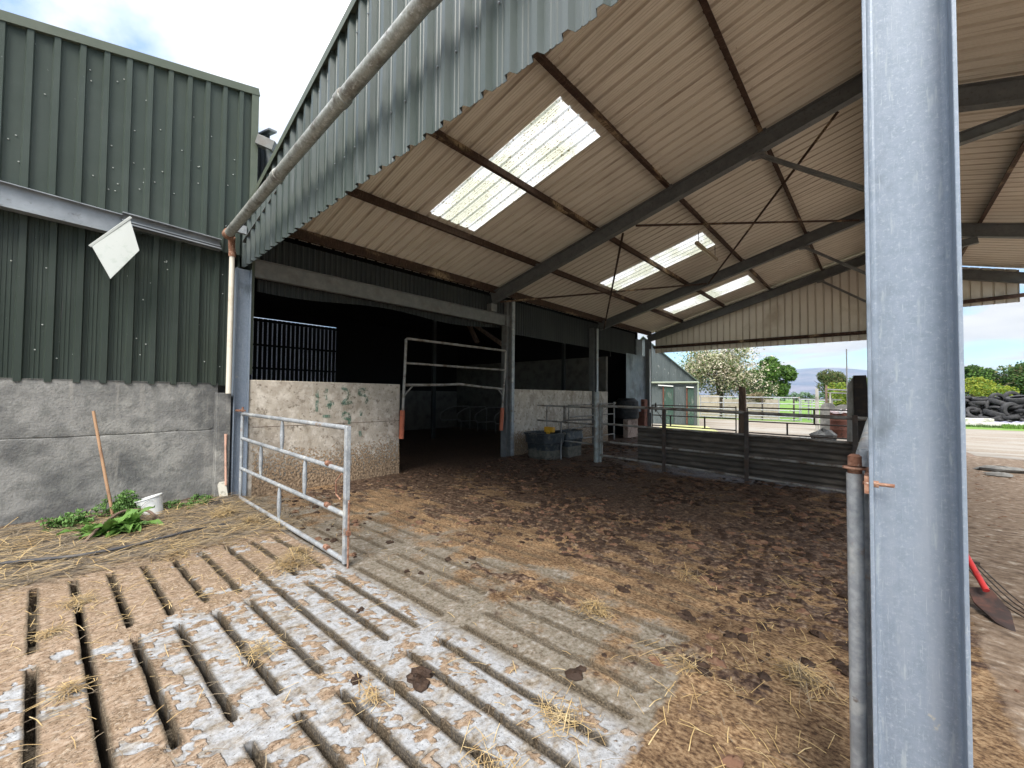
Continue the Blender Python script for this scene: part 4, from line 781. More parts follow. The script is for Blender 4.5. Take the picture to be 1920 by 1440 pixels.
# ================================================= SMALL THINGS at the left corner
br=thing('leaning_shaft','thin brown wooden tool shaft leaning against the concrete base','tool handle',(-7.0,.62,0))
mb=MB(); mb.tube([(-7.0,.66,.03),(-7.12,.58,.55),(-7.25,.46,1.37)],[.018,.016,.015],10); mb.build('shaft',M['wood'],br,True)
mb=MB(); mb.box(-7.03,.62,.0,-6.96,.70,.10); mb.build('socket',M['oldwood'],br,bevel=.01)
bk=thing('bucket','white plastic bucket tipped slightly over beside the weeds','bucket',(-6.98,1.05,.02))
mb=MB(); ax=(Matrix.Rotation(R(14),3,'X')@Matrix.Rotation(R(-8),3,'Y'))
mb.lathe([(0,0),(.098,0),(.100,.01),(.135,.245),(.143,.247),(.143,.258),(.131,.258),(.097,.012),(0,.012)],(-6.98,1.03,.02),28,ax); mb.build('body',M['white'],bk,True)
mb=MB(); pts=[Vector((-6.98,1.03,.02))+ax@Vector((.144*math.cos(R(a)),.144*math.sin(R(a)),.235-.10*abs(math.sin(R(a+10))))) for a in range(-170,11,15)]; mb.tube(pts,.0025,5); mb.build('handle',M['galv_dull'],bk,True)
hz=MB(); hp=[(-6.2,-.9,.085),(-5.95,-.4,.085),(-5.75,0,.085),(-5.62,.3,.08),(-5.60,.65,.08),(-5.68,.95,.08),(-5.78,1.2,.07),(-5.9,1.6,.03)]
def smooth_path(p,k=6):
    p=[Vector(q) for q in p]; o=[]
    for i in range(len(p)-1):
        p0,p1,p2,p3=p[max(i-1,0)],p[i],p[i+1],p[min(i+2,len(p)-1)]
        for j in range(k):
            t=j/k; o.append(.5*((2*p1)+(p2-p0)*t+(2*p0-5*p1+4*p2-p3)*t*t+(3*p1-p0-3*p2+p3)*t**3))
    o.append(p[-1]); return o
hz.tube(smooth_path(hp),.014,10); tag(hz.build('hose',mat('dusty_hose',(.05,.05,.055),[((.12,.11,.10),6,.5,.7)],.7),None,True),'black hose lying in the straw in front of the weeds','hose')
bd=MB(); bd.hexa([(-7.22,1.80,.0),(-7.18,1.90,.0),(-7.21,1.91,0),(-7.25,1.81,0),(-7.29,1.77,.30),(-7.25,1.87,.30),(-7.28,1.88,.30),(-7.32,1.78,.30)]); tag(bd.build('short_board',M['paleboard'],None,bevel=.004),'short pale board leaning at the foot of the concrete pillar','board')
rs=MB(); rs.tube([(-7.24,1.87,.25),(-7.27,1.86,.8),(-7.27,1.86,1.0)],[.016,.013,.02],8); tag(rs.build('hanging_strap',mat('faded_pink_strap',(.55,.33,.25),[((.35,.22,.17),8,.5,.7)],.7),None,True),'faded pink strap hanging on the side of the concrete pillar','strap')
pt=MB()
pp=[(-7.38,1.42),(-7.33,1.80),(-7.12,2.02),(-6.86,1.92),(-6.72,1.76),(-6.86,1.52),(-6.98,1.36),(-7.15,1.30)]
pt.add([(x,y,.045+.02*((i*37)%5)/5) for i,(x,y) in enumerate(pp)]+[(x,y,.0) for x,y in pp]+[(-7.05,1.65,.10)],[(i,(i+1)%8,16) for i in range(8)]+[(i+8,(i+1)%8+8,(i+1)%8,i) for i in range(8)])
tag(pt.build('rubber_mat',mat('black_mat',(.018,.018,.02),[((.3,.3,.29),45,.66,.72),((.05,.05,.052),6,.5,.7)],.8),None,True),'ragged black rubber mat heaped in the corner by the post','mat')
cs=thing('bent_root','curved dark length of old tyre bead half buried among the dock leaves','scrap rubber',(-6.5,.6,0))
mb=MB(); mb.tube(smooth_path([(-6.05,.30,.0),(-6.25,.42,.10),(-6.50,.56,.17),(-6.72,.72,.20),(-6.68,.92,.17),(-6.50,1.02,.05),(-6.45,1.05,.0)]),.016,8); mb.build('band',M['oldwood'],cs,True)
# plants
def leaf(mb,base,az,L,W,lift,droop,mi=0):
    n=7; vs=[];fs=[]; d=Vector((math.cos(az),math.sin(az),0)); s_=Vector((-math.sin(az),math.cos(az),0)); base=Vector(base)
    for i in range(n+1):
        t=i/n; c=base+d*(L*t*math.cos(lift*.6))+Vector((0,0,L*(math.sin(lift)*t-droop*t*t))); w=W*(math.sin(math.pi*min(t*.92+.06,1))**.75)*(1 if t>.1 else .4)
        wav=.012*math.sin(i*2.1+az*3)
        vs+=[c-s_*w/2+Vector((0,0,.02*W/.1+wav)),c,c+s_*w/2+Vector((0,0,.02*W/.1-wav))]
    for i in range(n):
        a=3*i; fs+=[(a,a+1,a+4,a+3),(a+1,a+2,a+5,a+4)]
    mb.add(vs,fs,mi)
dk=thing('dock_plant','bright green broad leaved dock plant by the leaning shaft','plant',(-6.45,.6,0))
mb=MB(); r_=random.Random(4)
for i in range(46):
    c=(-6.45+r_.uniform(-.10,.10),.62+r_.uniform(-.16,.20),.02); leaf(mb,c,r_.uniform(0,6.28) if i>12 else R(r_.uniform(-150,20)),r_.uniform(.26,.46),r_.uniform(.075,.13),R(r_.uniform(30,80)),r_.uniform(.35,.85))
mb.build('leaves',M['leafA'],dk,True)
def weed(name,label,cx,cy,rx,ry,h,n,seed,size=.05,group=None):
    o=thing(name,label,'plant',(cx,cy,0),group); r_=random.Random(seed); mb=MB(); st=MB()
    for i in range(n):
        x=cx+r_.gauss(0,rx/2); y=cy+r_.gauss(0,ry/2); hh=h*r_.uniform(.5,1); lx=r_.uniform(-.06,.06)+.1*rx
        st.tube([(x,y,0),(x+lx,y+r_.uniform(-.04,.04),hh)],.003,4,caps=False)
        for k in range(int(hh/.03)+2):
            t=.2+.8*k/(hh/.03+2); leaf(mb,(x+lx*t,y,hh*t),r_.uniform(0,6.28),size*r_.uniform(.7,1.4),size*.6,R(r_.uniform(0,40)),.4)
    mb.build('leaves',M['leafB'],o); st.build('stems',M['leafB'],o)
weed('nettle_clump','dark green nettle clump between the shaft and the white bucket',-7.08,.74,.16,.20,.40,34,3,.065)
weed('low_weeds','low creeping green weeds along the wall right of the bucket',-7.12,1.38,.18,.36,.17,44,5,.06)
weed('small_weed','small upright green weed left of the dock plant',-6.95,.30,.12,.16,.26,20,6,.08)
weed('corner_weed','tuft of grassy green weed in the corner by the pillar',-7.25,1.66,.08,.12,.16,10,8,.06)
# fork and shovel right of the column
sh=thing('red_shovel','red shafted shovel lying on the brown ground behind the thick column','shovel',(.66,4.6,0))
mb=MB(); mb.tube([(.42,5.35,.56),(.59,4.77,.16)],.020,10); mb.build('shaft',M['red'],sh,True)
mb=MB(); hp=[(.50,4.86,.13),(.62,4.86,.16),(.70,4.72,.06),(.68,4.42,.015),(.60,4.52,.03),(.52,4.72,.07)]
mb.add(hp+[(x,y,z-.012) for x,y,z in hp],[(0,1,2,5),(5,2,3,4),(6,11,8,7),(11,10,9,8)]+[(i,i+6,(i+1)%6+6,(i+1)%6) for i in range(6)]); mb.build('blade',mat('dark_blade',(.045,.032,.03),[((.10,.05,.04),9,.5,.65)],.6),sh)
fk=thing('pitchfork','long tined dark fork lying beside the red shovel','fork',(.7,5,0))
mb=MB()
for i in range(4): mb.tube(smooth_path([(.52+.03*i,5.35,.20),(.66+.045*i,5.0,.05),(.78+.055*i,4.72,.03)],4),.005,6)
mb.bar((.50,5.36,.20),(.63,5.36,.20),.02,.02); mb.build('tines',M['steel_dark'],fk,True)
mb=MB(); mb.tube([(.565,5.36,.20),(.30,6.1,.75)],.015,8); mb.build('shaft',M['wood'],fk,True)
r_=random.Random(9)
def rock(name,label,c,s,m,cat,group=None,seed=0):
    r2=random.Random(seed); mb=MB(); n=10; vs=[];fs=[]
    for j in range(6):
        ph=math.pi*j/5-math.pi/2
        for i in range(n): a=2*math.pi*i/n; q=1+r2.uniform(-.22,.22); vs.append((s[0]*math.cos(ph)*math.cos(a)*q,s[1]*math.cos(ph)*math.sin(a)*q,s[2]*math.sin(ph)*q))
    for j in range(5):
        for i in range(n): fs.append((j*n+i,j*n+(i+1)%n,(j+1)*n+(i+1)%n,(j+1)*n+i))
    mb.add(vs,fs); o=mb.build(name,M[m]); o.location=c; return tag(o,label,cat,group)
rock('broken_slab','long dark flat stone slab on the ground right of the column',(2.05,14.2,.05),(.42,.16,.07),'conc','stone',seed=2)
rock('broken_slab','smaller dark stone beside the flat slab right of the column',(1.85,13.3,.04),(.20,.10,.05),'conc','stone',seed=3)
rock('lime_stone','grey weathered stone block lying beyond the rear gate',(-1.55,18.6,.2),(.38,.25,.30),'conc','stone',seed=5)
rock('lime_stone','pale broken stone left of the weathered block beyond the rear gate',(-2.1,18.9,.08),(.25,.3,.12),'lichen_col','stone',seed=6)

# ================================================= STRAW and DUNG
def straw():
    for nm,m,regions in (('straw',M['straw'],[(1200,-7.2,-5.2,-.9,1.9,.06,.28),(450,-5.3,-3.9,-.9,1.8,.012,.16),(220,-5.2,-.9,-.8,1.9,.014,.16),(650,-6.8,-.1,2.0,8,.012,.13),(300,-.9,-.1,.8,5,.012,.18)]),
                         ('old_straw',M['oldstraw'],[(3000,-7.3,-5.15,-.9,2.3,.05,.24),(350,-5.2,-1,-.9,1.9,.012,.14),(900,-6.9,-.1,2.0,9,.015,.12)])):
        r_=random.Random(len(nm)); mb=MB()
        def strand(x,y,z,L,az,tilt=0,wd=.0022):
            p=Vector((x,y,z)); d=Vector((math.cos(az)*math.cos(tilt),math.sin(az)*math.cos(tilt),math.sin(tilt))); s_=d.cross(Vector((0,0,1))).normalized()*wd
            b=r_.uniform(-.25,.25); q=p+d*(L/2)+s_*(b*L/2/wd*.25)+Vector((0,0,.004)); e=p+d*L
            if e.z<.004: e.z=.004
            u=Vector((0,0,wd))
            mb.add([p-s_,p+s_,q-s_+u,q+s_+u,e-s_,e+s_,p-u*0-Vector((0,0,wd)),e-Vector((0,0,wd))],[(0,1,3,2),(2,3,5,4)])
        for n,x0,x1,y0,y1,zm,L in regions:
            for i in range(n):
                x=r_.uniform(x0,x1);y=r_.uniform(y0,y1)
                if x<-5.2 and y<1.9: z=.025+zm*r_.random()+.05*max(0,min(1,(-6.3-x)/1.1)); az=R(r_.gauss(82,44))
                else: z=.008+zm*r_.random(); az=r_.uniform(0,6.28) if y>1.9 else R(r_.gauss(70,55))
                strand(x,y,z,L*r_.uniform(.35,1)*(1.5 if x<-5.2 and y<1.9 else 1),az,r_.gauss(0,.08),r_.uniform(.0011,.0024)*(1.6 if x<-5.2 else 1))
        tufts=[(-1.6,2.76,.16,120,.10),(-.36,2.90,.20,130,.10),(-4.12,1.60,.26,260,.14),(-4.35,1.75,.2,120,.1),(-6.3,1.62,.38,500,.20),(-5.8,1.75,.35,260,.12),(-4.55,.25,.16,110,.05),(-4.1,.10,.12,90,.04),(-2.9,.95,.16,60,.05),(-3.25,.15,.15,60,.05),(-2.0,1.2,.15,40,.03),(-1.2,1.75,.22,70,.03),(-5.2,.95,.3,120,.05),(-.9,2.6,.3,50,.02),(-1.3,3.9,.25,40,.03),(-.6,4.3,.2,40,.02),(-1.2,1.3,.25,90,.02)]
        for x,y,rd,n,h in tufts:
            if nm=='old_straw': n=int(n*.7)
            for i in range(n):
                a=r_.uniform(0,6.28); q=abs(r_.gauss(0,rd/2)); L=r_.uniform(.05,.20)*(1 if rd>.15 else .7)
                zz=h*.7*max(0,1-q/rd)*r_.random(); A_=r_.uniform(0,6.28); strand(x+q*math.cos(a)-L/2*math.cos(A_),y+q*math.sin(a)*.7-L/2*math.sin(A_),.012+zz,L,A_,r_.gauss(-.02,.16),r_.uniform(.0011,.002))
        tag(mb.build(nm,m),'loose straw strewn over the ground and slats',None,None,'stuff')
straw()
def clod(mb,x,y,z,s,r_):
    n=7; vs=[];fs=[]; rot=r_.uniform(0,6.28); ex=r_.uniform(.8,1.5)
    for j in range(5):
        ph=-.3+(math.pi/2+.3)*j/4
        for i in range(n): a=rot+2*math.pi*i/n; q=s*(1+r_.uniform(-.35,.35)); vs.append((x+q*math.cos(ph)*math.cos(a)*ex,y+q*math.cos(ph)*math.sin(a),z+q*math.sin(ph)*.55))
    for j in range(4):
        for i in range(n): fs.append((j*n+i,j*n+(i+1)%n,(j+1)*n+(i+1)%n,(j+1)*n+i))
    mb.add(vs,fs)
def dung():
    r_=random.Random(21); mb=MB(); md=MB()
    N_=vnoise
    cnt=0
    while cnt<9500:
        x=r_.uniform(-7.1,-.15); y=r_.uniform(2.05,12.5) if r_.random()<.93 else r_.uniform(12,16.5)
        d=float(vnoise(np.array([x*1.2]),np.array([y*1.2]),21)[0])*.6+float(vnoise(np.array([x*3.]),np.array([y*3.]),5)[0])*.4
        pr=max(0,(d-.41))*4.2*(.10+.9*min(1,max(0,(y-2.5)/2.6)))*(1.0 if y<9 else .5)
        if x<-6.3: pr+=.25*(y>2.3)
        if r_.random()>pr: continue
        s=r_.choice((.008,.010,.013,.017,.022,.03,.038,.05))*(.8+.05*y)*1.0
        clod(mb if r_.random()<.7 else md,x,y,.004,s,r_); cnt+=1
    tag(mb.build('dung',M['dung'],None,True),'dark trodden dung crumbs scattered over the slatted floor',None,None,'stuff')
    tag(md.build('dry_dung',M['drydung'],None,True),'drier brown dung crumbs on the slatted floor',None,None,'stuff')
dung()
first=None
r_=random.Random(33)
for i,(px,py,s) in enumerate([(-2.35,3.55,.055),(-1.62,3.25,.05),(-.80,2.63,.045),(-.62,3.4,.035),(-1.05,3.15,.06),(-1.95,4.15,.045),(-2.93,3.62,.045),(-3.25,3.35,.035),(-3.55,3.9,.04),(-2.15,5.1,.06),(-.75,4.7,.05),(-1.3,5.6,.07),(-2.9,1.62,.020),(-1.97,1.47,.06),(-2.22,1.22,.035),(-4.0,2.55,.035),(-4.5,2.15,.05)]):
    mb=MB(); [clod(mb,px+r_.gauss(0,s*.6),py+r_.gauss(0,s*.6),.004,s*r_.uniform(.5,.8),r_) for k in range(5)]
    tag(mb.build('dung_clod',M['dung'],None,True),'dark lumpy dung clod lying singly on the slatted floor','dung',"single dung clods on the floor")

# pebbles / crumbs on the brown ground right of the column
r_=random.Random(3); mb=MB()
for i in range(900):
    x=r_.uniform(.25,3.0); y=r_.uniform(2,14); clod(mb,x,y,.0,r_.choice((.006,.01,.015))*(.7+.07*y),r_)
tag(mb.build('gravel',M['drydung']),'crumbs and pebbles on the brown ground',None,None,'stuff')

# ================================================= BEYOND THE SHED
SK=lambda y: (y-25)*.34
fs_=thing('far_shed','small grey green tin shed with rusty doors beyond the rear gates','shed',(-12,25,0))
m_fs=mat('flaking_grey_green_sheet',(0.088,0.106,0.110),[((0.062,0.077,0.079),3,.45,.65,(1,1,.2)),((0.242,0.255,0.255),7,.62,.70,(1,1,.5)),((0.141,0.150,0.150),20,.6,.7)],.6)
m_fd=mat('flaking_door_green',(0.046,0.083,0.068),[((0.145,0.165,0.153),5,.56,.66,(1,1,.4)),((0.066,0.050,0.038),6,.6,.7,(1,1,.3))],.6)
M['fs']=m_fs; M['fd']=m_fd
mb=MB(); zr=lambda x: 4.27-.875*(x+9.81)
sheet(mb,profile(-13.5,-7.85,.1,.05,.025,.014,0),2.42,lambda u:zr(u) if u>-11 else zr(-11)-.875*(-11-u),lambda u,v,d:(u,25-d,v),True,(0,0)); mb.build('gable',m_fs,fs_)
mb=MB(); sheet(mb,profile(-13.5,-7.85,.1,.05,.025,.010,0),0,2.42,lambda u,v,d:(u,25.03-d,v),True,(0,0)); mb.hexa([(-7.9,25.05,0),(-7.86,25.05,0),(-7.86-SK(32),32,0),(-7.9-SK(32),32,0),(-7.9,25.05,2.5),(-7.86,25.05,2.5),(-7.86-SK(32),32,2.5),(-7.9-SK(32),32,2.5)]); mb.build('wall',m_fs,fs_)
for a,b in ((-9.75,-9.15),(-9.1,-8.55),(-8.35,-7.98)):
    mb=MB(); sheet(mb,profile(a,b,.09,.045,.02,.014,0),.02,2.2,lambda u,v,d:(u,24.95-d,v),True,(0,0)); mb.build('door',m_fd if a<-9.12 or a>-8.4 else m_fs,fs_)
for a in (-9.80,-8.42): mb=MB(); mb.box(a,24.93,.02,a+.055,24.99,2.25); mb.build('door_post',M['rusty_iron'],fs_)
for a,b in (((-10.05,24.88,2.32),(-9.15,24.88,2.25)),((-8.4,24.88,2.20),(-7.98,24.88,2.17))): mb=MB(); mb.bar(a,b,.05,.06); mb.build('door_track',M['white'],fs_)
mb=MB(); mb.tube([(-12.5,24.88,2.50),(-7.72,24.88,2.46)],.055,10); mb.build('pipe',mat('mossy_pipe',(.30,.34,.27),[],.6),fs_,True)
mb=MB(); mb.tube([(-7.75,24.9,0),(-7.75,24.9,2.45)],.04,8); mb.build('corner_post',mat('greenish_post',(.22,.26,.20),[],.7),fs_,True)
mb=MB()
for (a,b) in (((-7.72),( -11.0)),((-11.0),(-14.3))):
    za,zb=(zr(a)+.05,zr(b)+.05) if a>-10 else (zr(-11)+.05,zr(-11)-.875*3.3+.05)
    q=SK(32); mb.hexa([(a,24.85,za),(b,24.85,zb),(b-q,32,zb),(a-q,32,za),(a,24.85,za+.05),(b,24.85,zb+.05),(b-q,32,zb+.05),(a-q,32,za+.05)])
mb.build('roof',M['roof_top'],fs_)
# block wall and galvanised field gates
mb=MB(); mb.box(-12,35.9,-.1,-9.6,36.1,1.78); tag(mb.build('block_wall',mat('tan_blockwork',(.40,.35,.28),[((.30,.26,.20),4,.45,.65)],.9)),'taller pale blockwork wall panel behind the field gate','wall')
mb=MB(); mb.box(-9.4,36.2,-.1,-5.6,36.4,1.50); tag(mb.build('block_wall',mat('tan_blockwork_low',(.34,.30,.25),[((.25,.22,.17),4,.45,.65)],.9)),'lower grey tan blockwork wall behind the field gate, under the brambles','wall')
thin_gate(-10.55,-4.1,34.5,1.7,'long pale galvanised field gate between the tin shed and the grass field',(1.66,1.22,.75,.32,.12),'galv',name='field_gate',r=.035,st=(-8.88,-5.3,-7.4),drop=-.03)
thin_gate(-3.9,-2.6,33.5,1.5,'short galvanised gate section beside the old gate posts',(1.5,1.35,1.2,1.0,.5,.3),'galv',name='field_gate',r=.028,st=(-3.3,))
for x,y,h,lab in ((-6.5,35.5,1.7,'slim dark fence stake left in the field behind the long gate'),(-4.55,35.5,1.75,'slim dark fence stake right in the field behind the long gate')):
    mb=MB(); mb.box(x-.05,y-.05,-.1,x+.05,y+.05,h); tag(mb.build('fence_stake',M['steel_dark']),lab,'stake')
mb=MB(); mb.bar((-4.6,38,1.55),(-2.0,38,1.5),.08,.10); mb.box(-4.0,37.95,-.1,-3.9,38.05,1.6); mb.box(-2.6,37.95,-.1,-2.5,38.05,1.6); tag(mb.build('field_rail',M['galv_dull']),'dark horizontal field rail far behind the long gate','rail')
for i,(x,w_,h,m_,lab) in enumerate(((-2.35,.16,2.12,'lichen_col','tall lichened wooden gate post nearest the field gates'),(-1.97,.10,2.28,'oldwood','thin dark gate post with a chain beside the leaning slabs'),(-1.82,.08,1.9,'lichen_col','pale slim post joined to the dark gate post'))):
    mb=MB(); mb.hexa([(x-w_/2,25.9,-.1),(x+w_/2,25.9,-.1),(x+w_/2,26.05,-.1),(x-w_/2,26.05,-.1),(x-w_/2*.8,25.92,h),(x+w_/2*.8,25.92,h-.06),(x+w_/2*.8,26.03,h-.05),(x-w_/2*.8,26.03,h)]); tag(mb.build('gate_post',M[m_],None,bevel=.01),lab,'post')
mb=MB(); mb.tube([(-1.95,26,2.05),(-.9,26,1.98)],.035,8); mb.tube([(-1.95,26,1.88),(-.95,26,1.84)],.03,8); tag(mb.build('double_rail',M['galv_dull'],None,True),'pair of dark rails running to the concrete pillar','rail')
for i,(x,y,w_,h,lab) in enumerate(((-1.62,22,.55,1.42,'grey rounded stone slab on end behind the rust drum'),(-1.10,21.6,.62,1.36,'grey squarer stone slab on end right of the rounded slab'))):
    mb=MB(); n=9; f=[(x-w_/2,-.1)]+[(x-w_/2*math.cos(math.pi*k/(n-1)),h*.72+h*.28*math.sin(math.pi*k/(n-1))**.6) for k in range(n)]+[(x+w_/2,-.1)]
    k_=len(f); mb.add([(a,y,b) for a,b in f]+[(a,y+.16,b) for a,b in f],[tuple(range(k_)),tuple(reversed(range(k_,2*k_)))]+[(j,j+k_,(j+1)%k_+k_,(j+1)%k_) for j in range(k_)]); tag(mb.build('stone_slab',M['conc']),lab,'stone')
dr=thing('rust_drum','rusty open drum with a torn pinkish bag on top beyond the rear gate','drum',(-1.15,20,0))
mb=MB(); mb.lathe([(0,0),(.26,0),(.27,.3),(.28,.32),(.27,.34),(.27,.62),(.28,.64),(.27,.66),(.27,.95),(.25,.95),(.24,.6),(0,.6)],(-1.15,20,.12),20); mb.build('body',M['rusty_iron'],dr,True)
mb=MB(); rr_=random.Random(2); prof_=[(.30,.0),(.29,.05),(.22,.12),(.12,.10),(.05,.04),(0,.02)]
mb.lathe(prof_,(-1.12,20,1.05),14); mb.v=[(x+rr_.uniform(-.03,.03),y,z+rr_.uniform(-.03,.04)) for x,y,z in mb.v]; mb.build('bag',mat('pink_bag',(.66,.50,.50),[((.8,.78,.76),6,.5,.6)],.5),dr,True)
mb=MB(); mb.hexa([(-.735,15.8,-.1),(-.545,15.8,-.1),(-.545,15.95,-.1),(-.735,15.95,-.1),(-.70,15.8,2.0),(-.56,15.8,2.24),(-.56,15.95,2.24),(-.70,15.95,2.0)]); tag(mb.build('concrete_pillar',M['lichen_col'],None,bevel=.01),'pale concrete pillar with a rust stained top beside the black sleeper','pillar')
mb=MB(); mb.hexa([(-.54,15.75,-.1),(-.14,15.75,-.1),(-.14,15.98,-.1),(-.54,15.98,-.1),(-.56,15.75,2.28),(-.27,15.75,2.28),(-.27,15.98,2.28),(-.56,15.98,2.28)]); tag(mb.build('black_sleeper',M['sleeper'],None,bevel=.01),'broad black upright timber slab next to the concrete pillar','timber')
mb=MB(); mb.tube([(-1.25,28,0),(-1.25,28,4.2)],.028,8); tag(mb.build('pole',M['galv_dull'],None,True),'thin bare metal pole rising above the distant trees','pole')

# tyres
def tyre_mesh():
    mb=MB(); ro,w=.50,.27; prof=[]
    c=[(ro-.20,-w/2+.03),(ro-.10,-w/2),(ro-.03,-w/2+.02),(ro,-w/2+.07),(ro+.004,0),(ro,w/2-.07),(ro-.03,w/2-.02),(ro-.10,w/2),(ro-.20,w/2-.03),(ro-.19,w/2-.06),(ro-.07,w/2-.05),(ro-.05,0),(ro-.07,-w/2+.05),(ro-.19,-w/2+.06),(ro-.20,-w/2+.03)]
    mb.lathe(c,(0,0,0),28)
    nv=len(mb.v); 
    mb.v=[(x*(1+.008*((int(math.atan2(y,x)*28/6.28+50))%2)),y*(1+.008*((int(math.atan2(y,x)*28/6.28+50))%2)),z) for x,y,z in mb.v]
    return mb.build('tyre',M['tyre'],None,True)
t0=tyre_mesh(); G='worn black tyres heaped on the clamp'; tag(t0,'worn black tyre in the long heap behind the yard','tyre',G)
r_=random.Random(12); first=True
for row in range(7):
    for back in range(3 if row<6 else 2):
        x=3.4+row*.12+r_.uniform(0,.3)
        while x<10.8:
            y=40.6+back*.75+row*.22+r_.uniform(-.15,.15); z=.22+row*.235+r_.uniform(-.05,.08)
            if back==0 or row==6 or r_.random()<.35:
                o=t0 if first else t0.copy()
                if not first: COL.objects.link(o)
                first=False
                o.location=(x,y,z); s_=r_.uniform(.62,1.12); o.scale=(s_,s_,s_*r_.uniform(.8,1.25))
                k=r_.random()
                o.rotation_euler=(R(r_.gauss(8,14)),R(r_.gauss(0,14)),r_.uniform(0,6.28)) if k<.62 else (R(90+r_.gauss(-25,18)),R(r_.uniform(0,90)),R(r_.gauss(0,40)))
            x+=r_.uniform(.62,.95)
mb=MB(); mb.hexa([(2.6,42.4,-.1),(11.5,42.4,-.1),(11.5,46,-.1),(2.6,46,-.1),(3.2,42.9,1.35),(11.3,42.9,1.35),(11.3,45.6,1.35),(3.2,45.6,1.35)]); tag(mb.build('silage_clamp',M['black']),'black sheeted clamp under the heap of tyres','silage clamp')
mb=MB(); rr_=random.Random(5)
n=30
for i in range(n):
    for j in range(4): mb.v.append((4.8+i*.22,39.3+j*.28,.10+.16*math.sin(j*1.0)+rr_.uniform(-.05,.06)))
for i in range(n-1):
    for j in range(3): a=i*4+j; mb.f.append((a,a+4,a+5,a+1)); mb.m.append(0)
tag(mb.build('plastic_cover',mat('grey_film',(.25,.25,.33),[((.4,.4,.5),3,.5,.65)],.3,spec=.5),None,True),'crumpled grey plastic cover at the foot of the tyre heap','cover')
mb=MB(); mb.box(2.5,37.6,-.1,14,37.9,.22); mb.box(2.5,38.8,-.1,5.3,39.6,.42); tag(mb.build('kerb_wall',mat('white_kerb',(.58,.57,.53),[((.3,.29,.25),3,.5,.62),((.2,.24,.12),2,.58,.68)],.9),None,bevel=.03),'low whitish concrete kerb in front of the tyre heap','kerb')
def grass_patch(name,pts,n,h,m,seed):
    r_=random.Random(seed); mb=MB(); (x0,y0,x1,y1)=pts
    for i in range(n):
        x=r_.uniform(x0,x1);y=r_.uniform(y0,y1);hh=h*r_.uniform(.4,1);a=r_.uniform(0,6.28);w_=.03
        mb.add([(x-w_*math.cos(a),y-w_*math.sin(a),-.02),(x+w_*math.cos(a),y+w_*math.sin(a),-.02),(x+r_.uniform(-.08,.08),y+r_.uniform(-.08,.08),hh)],[(0,1,2)])
    tag(mb.build(name,m),'tufts of rough green grass',None,None,'stuff')
grass_patch('grass',(5.3,36.2,12,37.6),2500,.28,M['lf_bright'],1); grass_patch('grass',(2.4,36.6,5.3,37.5),500,.16,M['lf_green'],2)

# trees
def tree(name,label,x,y,h,rx,ry,zc,rz_,mats,wts,n,ls,seed,group=None,clump=14,z0=0,airy=0):
    o=thing(name,label,'tree',(x,y,z0),group); r_=random.Random(seed); tk=MB()
    tk.tube([(x,y,z0-.3),(x+.03*h,y,z0+h*.3),(x,y,z0+h*.62)],[.045*h,.032*h,.012*h],8)
    for i in range(9):
        a=r_.uniform(0,6.28); t=r_.uniform(.25,.55); e=(x+rx*.75*math.cos(a),y+ry*.75*math.sin(a),z0+zc+rz_*r_.uniform(-.4,.7)); tk.tube([(x,y,z0+h*t),((x+e[0])/2,(y+e[1])/2,(z0+h*t+e[2])/2+.05*h),e],[.016*h,.010*h,.003*h],6)
    tk.build('trunk',M['bark'],o,True)
    mb=MB(); cl=[]
    for i in range(clump):
        while True:
            p=(r_.uniform(-1,1),r_.uniform(-1,1),r_.uniform(-1,1)); q=math.sqrt(sum(c*c for c in p))
            if .25<q<1: break
        cl.append((x+p[0]*rx*.78,y+p[1]*ry*.78,z0+zc+p[2]*rz_*.78,r_.uniform(.24,.42)))
    cum=np.cumsum(wts)/sum(wts)
    for i in range(n):
        c=r_.choice(cl); 
        while True:
            p=(r_.uniform(-1,1),r_.uniform(-1,1),r_.uniform(-1,1)); q=sum(k*k for k in p)
            if q<1 and (q>.25 or r_.random()<.4): break
        s_=c[3]*(1+airy*r_.random()**3); px,py,pz=c[0]+p[0]*rx*s_,c[1]+p[1]*ry*s_,c[2]+p[2]*rz_*s_
        a=r_.uniform(0,6.28); b=r_.gauss(0,.6); d=Vector((math.cos(a)*math.cos(b),math.sin(a)*math.cos(b),math.sin(b))); e=Vector((r_.gauss(0,1),r_.gauss(0,1),r_.gauss(0,1))).cross(d).normalized(); L=ls*r_.uniform(.6,1.3)
        P0=Vector((px,py,pz)); mi=int(np.searchsorted(cum,r_.random()))
        mb.add([P0-d*L,P0-e*L*.5,P0+d*L,P0+e*L*.5],[(0,1,2,3)],mi)
    mb.build('crown',[M[k] for k in mats],o)
tree('blossom_tree','tall pale pink and cream blossom tree beside the tin shed',-10.2,38,6.4,3.3,2.5,4.1,2.5,['lf_blossom','lf_green','lf_olive'],[.55,.28,.17],17000,.10,1,clump=30,airy=1.3)
tree('blossom_tree','lower greener blossom shrub spilling over the wall by the field gate',-7.6,38.5,3.6,1.7,1.4,2.4,1.4,['lf_blossom','lf_green','lf_dark'],[.32,.45,.23],6000,.09,2,clump=14,airy=.8)
tree('leafy_tree','dense bright green tree right of the blossom tree',-7.3,42,5.4,2.2,1.8,3.3,1.9,['lf_bright','lf_green','lf_dark'],[.5,.3,.2],7000,.13,3,clump=16)
tree('bramble','dry brown bramble thicket over the low block wall',-7.0,36.4,1.9,1.3,.5,1.55,.5,['lf_dry','lf_olive','lf_blossom'],[.6,.3,.1],2500,.06,4,clump=9)
tree('mature_tree','large olive crowned mature tree behind the old gate posts',-6.6,90,7,2.7,2.4,4.2,2.6,['lf_olive','lf_green','lf_dark'],[.6,.25,.15],9000,.15,5,clump=22)
